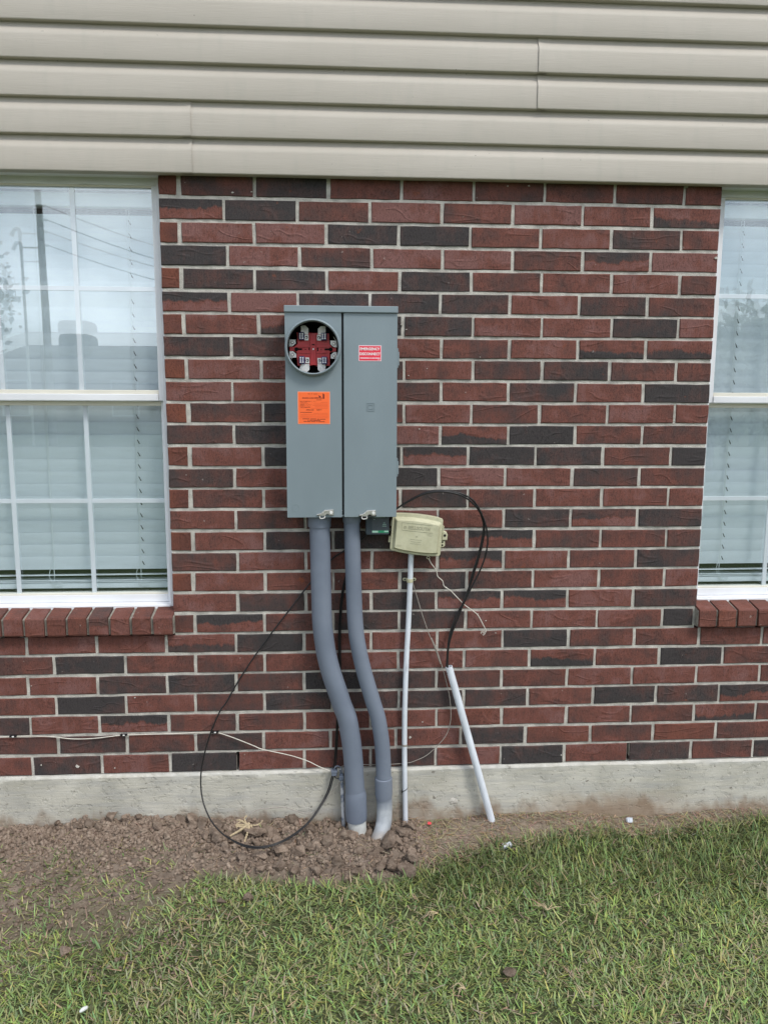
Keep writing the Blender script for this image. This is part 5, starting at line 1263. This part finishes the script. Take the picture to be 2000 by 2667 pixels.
for (px, py, s) in ((640, 1680, 0.026), (710, 1700, 0.022), (840, 1590, 0.027), (900, 1650, 0.018), (1000, 1650, 0.019), (1150, 1700, 0.02), (1300, 1650, 0.02), (1400, 1660, 0.024), (1480, 1740, 0.026), (1570, 1760, 0.03), (560, 1690, 0.016), (1040, 1730, 0.014), (450, 1740, 0.016), (1210, 1760, 0.02)):
    p = at_z(px / K, 1550 + py / K, -0.195); add_clod(float(p[0]), min(float(p[1]), -0.02), s * 1.18)
cnt = 0
while cnt < 228:
    x = random.uniform(-0.95, 0.86); y = -abs(random.gauss(0.0, 0.16 if x > 0 else 0.09)) - 0.015
    if float(soil_mask(x, y)) < 0.6 or y < -0.42: continue
    w_ = 1.0 if x > 0.0 else 0.62
    add_clod(x, y, random.choice((0.010, 0.012, 0.014, 0.016, 0.019, 0.023)) * w_ * random.uniform(0.85, 1.15), sink=0.25); cnt += 1
def scatter_mesh(name, pts, rad, material, parent, seed, base=None):
    """many small crumbs as one mesh"""
    rr = np.random.default_rng(seed); b = bmesh.new(); bmesh.ops.create_icosphere(b, subdivisions=1, radius=1.0); b.verts.ensure_lookup_table()
    bv = np.array([v.co[:] for v in b.verts]); bf = np.array([[v.index for v in f.verts] for f in b.faces]); b.free()
    n = len(pts); jit = 1 + rr.uniform(-0.45, 0.40, (n, len(bv), 1)); sc = rad[:, None, None] * rr.uniform(0.65, 1.25, (n, 1, 3))
    V = bv[None] * jit * sc + pts[:, None, :]
    F = bf[None] + (np.arange(n) * len(bv))[:, None, None]
    V = V.reshape(-1, 3); F = F.reshape(-1, 3)
    me = bpy.data.meshes.new(name); me.vertices.add(len(V)); me.vertices.foreach_set('co', V.ravel()); me.loops.add(F.size); me.loops.foreach_set('vertex_index', F.ravel().astype(np.int32))
    me.polygons.add(len(F)); me.polygons.foreach_set('loop_start', np.arange(0, F.size, 3, dtype=np.int32)); me.update(calc_edges=True); me.materials.append(material)
    o = link(bpy.data.objects.new(name, me), parent); o['kind'] = 'stuff'; return o
n = 17000; x = RNG.uniform(-1.1, 0.9, n); y = -np.abs(RNG.normal(0, 1, n)) * (0.11 + 0.09 * sstep((x + 0.1) / 0.3)) - 0.012
k_ = (soil_mask(x, y) > RNG.uniform(0.15, 1.0, n)) & (y > -0.55); x, y = x[k_], y[k_]
r_ = 0.0018 + 0.0075 * RNG.random(len(x)) ** 2.0; z = ground_h(x, y) + r_ * 0.25
scatter_mesh('crumbs', np.stack([x, y, z], -1) - PL, r_, M['clod'], pile, 3)
n = 3000; x = RNG.uniform(-0.9, 0.1, n); y = RNG.uniform(-0.75, -0.2, n); k_ = fbm(x * 6, y * 6) > 0.47; x, y = x[k_], y[k_]; r_ = 0.0015 + 0.006 * RNG.random(len(x)) ** 3
scatter_mesh('crumbs', np.stack([x, y, ground_h(x, y) + 0.004], -1) - PL, r_, M['clod'], pile, 4)

# separate clods lying out on the lawn
for i, (u, v, s, lab) in enumerate(((576, 2350, 0.016, 'small brown clod in the grass, the left of two below the heap'), (648, 2341, 0.019, 'flat brown clod in the grass, the right of two below the heap'), (169, 2478, 0.022, 'pale brown clod half sunk in the sparse grass near the bottom left'), (130, 2420, 0.015, 'dull small clod above the pale sunk clod in sparse grass'), (184, 2415, 0.012, 'smallest brown clod near the sparse left edge of the lawn'), (1324, 2531, 0.021, 'lone flat grey-brown stone lying in the thick lawn'))):
    p = at_z(u, v, -0.235); o = bpy.data.objects.new('stone' if 'stone' in lab else 'soil_clod', CL[i % 9]); link(o); o.scale = (s * 1.15, s * 0.9, s * 0.7); o.rotation_euler = (0.1, 0.2, i * 1.3)
    o.location = (float(p[0]), float(p[1]), float(ground_h(p[0], p[1])) + 0.018); tag(o, lab, 'stone' if 'stone' in lab else 'clod')

# dry root clump
rc = at_z(480 + 430 / K, 1850 + 830 / K, -0.175); rx, ry = float(rc[0]), min(float(rc[1]), -0.04); rz = float(ground_h(rx, ry)) + 0.030
t = thing('root_clump', 'dry tan root clump half buried against the footing', 'roots', (rx, ry, rz))
def rq(px, py, y): p = at(560 + px / 8.295, 2100 + py / 8.295, y); return (float(p[0]) - rx, float(p[1]) - ry, float(p[2]) - rz)
for pts, r in (([(760, 370), (650, 440), (540, 520), (420, 590), (330, 640)], 0.0042), ([(740, 400), (720, 520), (690, 620), (650, 740), (650, 770)], 0.0038), ([(700, 400), (620, 340), (540, 300), (470, 300)], 0.0034), ([(720, 420), (600, 400), (500, 400), (450, 440)], 0.0032), ([(700, 430), (600, 440), (500, 430), (470, 470)], 0.0030), ([(690, 200), (640, 270), (680, 360)], 0.0026), ([(780, 400), (800, 460)], 0.0030), ([(700, 450), (660, 520), (690, 500)], 0.0030), ([(820, 410), (920, 400), (1010, 340), (1030, 300)], 0.0018), ([(560, 330), (480, 380), (450, 420)], 0.002)):
    P = [rq(a, b, ry - 0.040 - 0.035 * (b - 300) / 450) for a, b in pts]; P = spline(P, 4) if len(P) > 2 else P
    MB().tube(P, [1.3 * r * (1.0 - 0.45 * i / (len(P) - 1)) * random.uniform(0.8, 1.25) for i in range(len(P))], 7).build('root', M['straw'], t)

# small litter
def lit(name, label, cat, mbs, mat, loc, rot=(0, 0, 0)):
    o = mbs.build(name, mat, loc=loc); o.rotation_euler = rot; tag(o, label, cat); return o
p = at_z(1320, 2206, -0.228); lit('pvc_scrap', 'short white plastic pipe scrap at the edge of the grass below leaning pipe', 'scrap', MB().box(-0.017, 0.017, -0.009, 0.009, -0.007, 0.008, 0.003), M['white_pvc'], (float(p[0]), float(p[1]), float(ground_h(p[0], p[1])) + 0.012), (0.15, -0.1, 0.25))
p = at_z(1639, 2138, -0.222); q_ = MB().lathe((0, 0, 0), [(0.008, -0.008), (0.011, -0.008), (0.011, 0.008), (0.008, 0.008), (0.008, -0.008)], 24); q_.box(-0.014, -0.009, -0.007, 0.007, -0.006, 0.004, 0.001)
lit('pvc_fitting', 'small white ring-shaped pipe fitting lying at the grass edge on the right', 'pipe fitting', q_, M['white_pvc'], (float(p[0]), float(p[1]), float(ground_h(p[0], p[1])) + 0.014), (1.2, 0.1, 0.4))
p = at_z(1118, 2144, -0.212); lit('red_scrap', 'tiny red plastic scrap on the dirt beside the white pipe', 'scrap', MB().prism([(-0.009, -0.004), (0.004, -0.006), (0.010, 0.001), (0.003, 0.006), (-0.006, 0.005)], -0.001, 0.001), noisy('red_scrap', (0.6, 0.05, 0.06), 0.1, 0.5), (float(p[0]), min(-0.02, float(p[1])), float(ground_h(p[0], -0.02)) + 0.010), (-0.9, 0.2, 0.3))
p = at_z(220, 2644, -0.24); lit('white_pebble', 'small white pebble in the grass at the bottom left corner', 'pebble', MB().tube([(-0.012, 0, 0), (-0.008, 0, 0.001), (0.0, 0, 0.002), (0.008, 0, 0.001), (0.012, 0, 0)], [0.0015, 0.0045, 0.0055, 0.0045, 0.0015], 10), M['bare'], (float(p[0]), float(p[1]), float(ground_h(p[0], p[1])) + 0.030), (0, 0, 0.8))

# ================================================================== grass
def blades_mesh(name, bx, by, length, width, lean, az, curl, colr, z0, mat):
    n = len(bx); dx, dy = np.cos(az), np.sin(az); sxv, syv = -dy, dx
    # three stations along a bending blade
    st = []; h0 = z0
    for t, wv in ((0.0, 0.85), (0.45, 1.0), (0.8, 0.65)):
        th = lean + curl * t
        out = length * t * np.sin(lean + curl * t * 0.5); up = length * t * np.cos(lean + curl * t * 0.5)
        cx = bx + dx * out; cy_ = by + dy * out; cz_ = h0 + up
        for s in (-1, 1): st.append(np.stack([cx + sxv * s * width * wv / 2, cy_ + syv * s * width * wv / 2, cz_], -1))
    out = length * np.sin(lean + curl * 0.5); up = length * np.cos(lean + curl * 0.5)
    st.append(np.stack([bx + dx * out, by + dy * out, h0 + np.maximum(up, 0.002)], -1))
    V = np.stack(st, 1)            # n,7,3
    base = (np.arange(n) * 7)[:, None]
    quads = np.concatenate([base + np.array([[0, 1, 3, 2]]), base + np.array([[2, 3, 5, 4]])], 1).reshape(-1, 4)
    tris = (base + np.array([[4, 5, 6]]))
    loops = np.concatenate([quads.ravel(), tris.ravel()]).astype(np.int32)
    starts = np.concatenate([np.arange(len(quads)) * 4, len(quads) * 4 + np.arange(len(tris)) * 3]).astype(np.int32)
    me = bpy.data.meshes.new(name); me.vertices.add(n * 7); me.vertices.foreach_set('co', V.reshape(-1).astype(np.float32))
    me.loops.add(len(loops)); me.loops.foreach_set('vertex_index', loops); me.polygons.add(len(starts)); me.polygons.foreach_set('loop_start', starts); me.update(calc_edges=True)
    ca = me.color_attributes.new('blade_colour', 'FLOAT_COLOR', 'POINT')
    cc = np.concatenate([np.repeat(colr[:, None, :], 7, 1), np.ones((n, 7, 1))], -1)
    ca.data.foreach_set('color', cc.reshape(-1).astype(np.float32)); me.materials.append(mat)
    return me
def grass_density(x, y):
    e = edge_y(x) + 0.05 * (fbm(x * 9, y * 9 + 4) - 0.47)
    d = sstep((e - y) / (0.05 + 0.10 * sstep((0.1 - x) / 0.3)))
    # thin, half-buried turf at the left
    thin = sstep((0.05 - x + 0.5 * (fbm(x * 4, y * 4) - 0.47)) / 0.35) * sstep((y + 0.72 + 0.4 * (fbm(x * 5 + 9, y * 5) - 0.47)) / 0.18)
    d = d * (1 - 0.80 * thin)
    patch = sstep((fbm(x * 5 + 30, y * 6 + 2) - 0.30) / 0.10)
    d = d * (0.65 + 0.35 * patch)
    # straggling shoots over the trodden strip on the left
    d = np.maximum(d, 0.30 * sstep((0.0 - x) / 0.15) * (y < -0.15) * sstep((fbm(x * 7, y * 9) - 0.44) / 0.06))
    return d
def build_grass():
    n = 200000
    x = RNG.uniform(-1.7, 3.2, n); y = -RNG.uniform(0.03, 1.85, n)
    keep = RNG.random(n) < grass_density(x, y); x, y = x[keep], y[keep]; n = len(x)
    clump = fbm(x * 11, y * 11, 3); az = RNG.uniform(0, 2 * np.pi, n) + 1.5 * (fbm(x * 6 + 50, y * 6) - 0.47)
    lush = sstep((x - 0.1) / 0.9) * sstep((y + 0.62) / 0.35)
    ln = (0.018 + 0.034 * RNG.random(n) ** 1.4) * (0.75 + 0.5 * clump) * (1 + 0.45 * lush)
    wd = 0.0022 + 0.0030 * RNG.random(n) ** 1.3
    lean = np.clip(RNG.normal(1.15, 0.30, n) - 0.18 * lush, 0.1, 1.45); curl = RNG.uniform(-0.25, 0.40, n)
    g = np.stack([0.190 + 0.11 * RNG.random(n), 0.255 + 0.11 * RNG.random(n), 0.088 + 0.060 * RNG.random(n)], -1)
    g *= (0.75 + 0.55 * fbm(x * 3 + 7, y * 3, 3))[:, None] * (1.08 - 0.30 * lush)[:, None]
    yel = (RNG.random(n) < 0.05 + 0.17 * (1 - lush) * sstep((fbm(x * 4 + 3, y * 4 + 80) - 0.42) / 0.12))
    g[yel] = np.stack([0.36 + 0.14 * RNG.random(yel.sum()), 0.33 + 0.12 * RNG.random(yel.sum()), 0.19 + 0.08 * RNG.random(yel.sum())], -1)
    lm = RNG.random(n) < 0.16; lm &= ~yel; g[lm] *= np.array([1.6, 1.5, 1.35]); dk = (RNG.random(n) < 0.25) & ~yel & ~lm; g[dk] *= 0.5
    z = ground_h(x, y) - 0.002
    me = blades_mesh('lawn_grass', x, y, ln, wd, lean, az, curl, g, z, M['blade'])
    o = link(bpy.data.objects.new('lawn_grass', me)); o['kind'] = 'stuff'; o['label'] = 'short mown green lawn with dry blades below the bare soil'
    # dead clippings and straw: on the trodden strip by the footing and through the lawn
    n = 60000; x = RNG.uniform(-1.2, 3.1, n); y = -RNG.random(n) ** 1.3 * 1.3 - 0.008
    strip = ((x > 0.8) & (y > edge_y(x) - 0.06)) * 0.9 + (y < edge_y(x)) * (0.03 + 0.10 * (fbm(x * 5 + 70, y * 6) > 0.53)) + ((x < 0.8) & (y > edge_y(x))) * 0.10
    k = RNG.random(n) < strip * (0.4 + 1.2 * (fbm(x * 10, y * 10) > 0.45)); x, y = x[k], y[k]; n = len(x)
    c = np.stack([0.38 + 0.20 * RNG.random(n), 0.31 + 0.16 * RNG.random(n), 0.205 + 0.11 * RNG.random(n)], -1) * RNG.uniform(0.5, 1.1, (n, 1))
    inl = y < edge_y(x); z = ground_h(x, y) + np.where(inl, 0.004 + 0.016 * RNG.random(n), 0.001 + 0.003 * RNG.random(n))
    me = blades_mesh('dead_grass', x, y, 0.014 + 0.034 * RNG.random(n), 0.0014 + 0.0018 * RNG.random(n), np.clip(RNG.normal(1.42, 0.10, n), 1.1, 1.56), RNG.uniform(0, 6.283, n), RNG.uniform(-0.15, 0.15, n), c, z, M['blade'])
    o = link(bpy.data.objects.new('dead_grass', me)); o['kind'] = 'stuff'; o['label'] = 'tan dead grass scattered on the dirt along the footing'
build_grass()
# three dry tufts that stand out of the lawn
for i, (u, v, s, lab) in enumerate(((1425, 2365, 0.055, 'straw-coloured dry tuft in the middle of the lawn'), (1140, 2372, 0.060, 'pale dry stem lying in the lawn below the white pipe'), (1212, 2565, 0.050, 'bleached dry stem lying low near the bottom of the lawn'))):
    p = at_z(u, v, -0.225); gx, gy = float(p[0]), float(p[1]); gz = float(ground_h(gx, gy)) + 0.018
    tf = MB(); rr = random.Random(i + 40)
    for j in range(7 if i == 0 else 5):
        a = rr.uniform(-0.5, 2.4) if i == 0 else rr.uniform(2.4, 4.2) if i == 1 else rr.uniform(2.2, 4.4); L_ = s * rr.uniform(0.5, 1.1)
        tf.tube([(0, 0, 0), (math.cos(a) * L_ * 0.5, math.sin(a) * L_ * 0.4, 0.012 * rr.uniform(0.3, 1.3)), (math.cos(a + 0.3) * L_, math.sin(a + 0.3) * L_ * 0.8, 0.010 * rr.uniform(0, 1))], [0.0016, 0.0014, 0.0006], 5)
    o = tf.build('dry_tuft', M['straw'], loc=(gx, gy, gz)); tag(o, lab, 'dry grass')

# ================================================================== across the lawn: what the windows reflect
def leaf_tree(name, label, x, y, h, r, seed, nleaf=5200):
    rr = np.random.default_rng(seed); t = thing(name, label, 'tree', (x, y, -0.27))
    tr = MB(); tr.tube([(0, 0, 0), (0.05, 0, h * 0.3), (-0.05, 0.1, h * 0.6), (0, 0, h * 0.85)], [0.16, 0.13, 0.09, 0.04], 10)
    for k in range(7):
        a = rr.uniform(0, 6.28); z0 = h * rr.uniform(0.35, 0.65); tr.tube([(0, 0, z0), (math.cos(a) * r * 0.4, math.sin(a) * r * 0.4, z0 + h * 0.12), (math.cos(a) * r * 0.75, math.sin(a) * r * 0.75, z0 + h * 0.2)], [0.07, 0.05, 0.02], 7)
    tr.build('trunk', M['bark'], t)
    ncl = 55; C = rr.normal(size=(ncl, 3)); C /= np.linalg.norm(C, axis=1)[:, None]; C *= (rr.random(ncl) ** 0.45)[:, None]; C = C * np.array([r, r, h * 0.36]) + np.array([0, 0, h * 0.64])
    ci = rr.integers(0, ncl, nleaf); P = C[ci] + rr.normal(size=(nleaf, 3)) * r * 0.15; s = rr.uniform(0.10, 0.22, nleaf)
    A = rr.normal(size=(nleaf, 3)); A /= np.linalg.norm(A, axis=1)[:, None]; B = np.cross(A, rr.normal(size=(nleaf, 3))); B /= np.linalg.norm(B, axis=1)[:, None]
    V = np.stack([P - A * s[:, None], P + B * s[:, None] * 0.5, P + A * s[:, None], P - B * s[:, None] * 0.5], 1).reshape(-1, 3)
    F = np.arange(nleaf * 4).reshape(-1, 4)
    me = bpy.data.meshes.new('crown'); me.from_pydata(V.tolist(), [], F.tolist()); me.materials.append(M['leaf']); o = link(bpy.data.objects.new('crown', me), t)
leaf_tree('oak_tree', 'leafy tree reflected at the outer edge of the pole-side window', -12.2, -23.0, 6.6, 2.1, 1)
leaf_tree('oak_tree', 'leafy tree reflected in the window with blue sky', 9.4, -15.0, 3.1, 1.5, 2, 4200)
leaf_tree('oak_tree', 'taller leafy tree reflected beyond the window edge with blue sky', 12.4, -16.0, 4.1, 2.2, 3)
# utility pole
px_, py_ = -10.15, -27.0
up = thing('utility_pole', 'wooden utility pole with two wires, seen mirrored in the window glass', 'utility pole', (px_, py_, -0.27))
MB().tube([(0, 0, 0), (0.02, 0, 4.5), (0.0, 0, 8.72)], [0.165, 0.14, 0.112], 14).build('pole', M['bark'], up)
MB().tube([(-0.72, 0, 0), (-0.72, 0, 7.1)], 0.055, 8).build('riser_pipe', M['steel'], up)
hd = MB(); hd.tube(spline([(-0.72, 0, 7.1), (-0.74, 0, 7.35), (-0.9, 0, 7.35), (-1.02, 0, 7.12)], 5), 0.07, 8); hd.box(-0.72, 0, -0.02, 0.02, 6.7, 6.75); hd.box(-0.72, 0, -0.02, 0.02, 7.2, 7.25); hd.build('weatherhead', M['steel'], up)
for z_, nm in ((8.2, 0), (7.3, 1)):
    MB().cyl((0.12, 0, z_), (1, 0, 0), 0.05, 0.14, 10).build('insulator', M['steel'], up)
    w_ = [np.array((0.25, 0, z_))] + [np.array((0.25 + 17 * t_, 9.0 * t_, z_ + (-5.6 + 0.8 * nm) * t_ + 2.0 * t_ * t_ - 1.2 * math.sin(math.pi * t_) * 0.5)) for t_ in np.linspace(0.08, 1.0, 14)]
    MB().tube(w_, 0.02, 6).build('wire', M['black_cable'], up)
# house across the way
hs_ = thing('neighbor_house', 'low single-storey house seen mirrored as a roofline in the window', 'house', (-9.0, -41.0, -0.27))
MB().box(-10.5, 9.0, -4.5, 3.0, 0, 2.7).build('wall', M['wall_far'], hs_)
rf = MB(); rf.add([(-11, 3.6, 2.6), (9.5, 3.6, 2.6), (9.5, -5, 2.6), (-11, -5, 2.6), (-7.5, -0.7, 4.75), (7.0, -0.7, 4.75)], [(0, 1, 5, 4), (1, 2, 5), (2, 3, 4, 5), (3, 0, 4), (3, 2, 1, 0)]); ro = rf.build('roof', M['roof_far'], hs_)
dm = MB().box(-5.4, -3.7, -1.2, 0.6, 4.0, 5.3, 0.25); dm.build('dormer', M['roof_far'], ro)
for xx in (-7.5, -2.0, 3.5):
    f_ = MB().box(xx, xx + 1.4, 2.99, 3.05, 0.9, 2.1).build('window', M['frame_white'], hs_); MB().box(xx + 0.08, xx + 1.32, 3.05, 3.06, 0.98, 2.02).build('pane', M['box_dark'], f_)
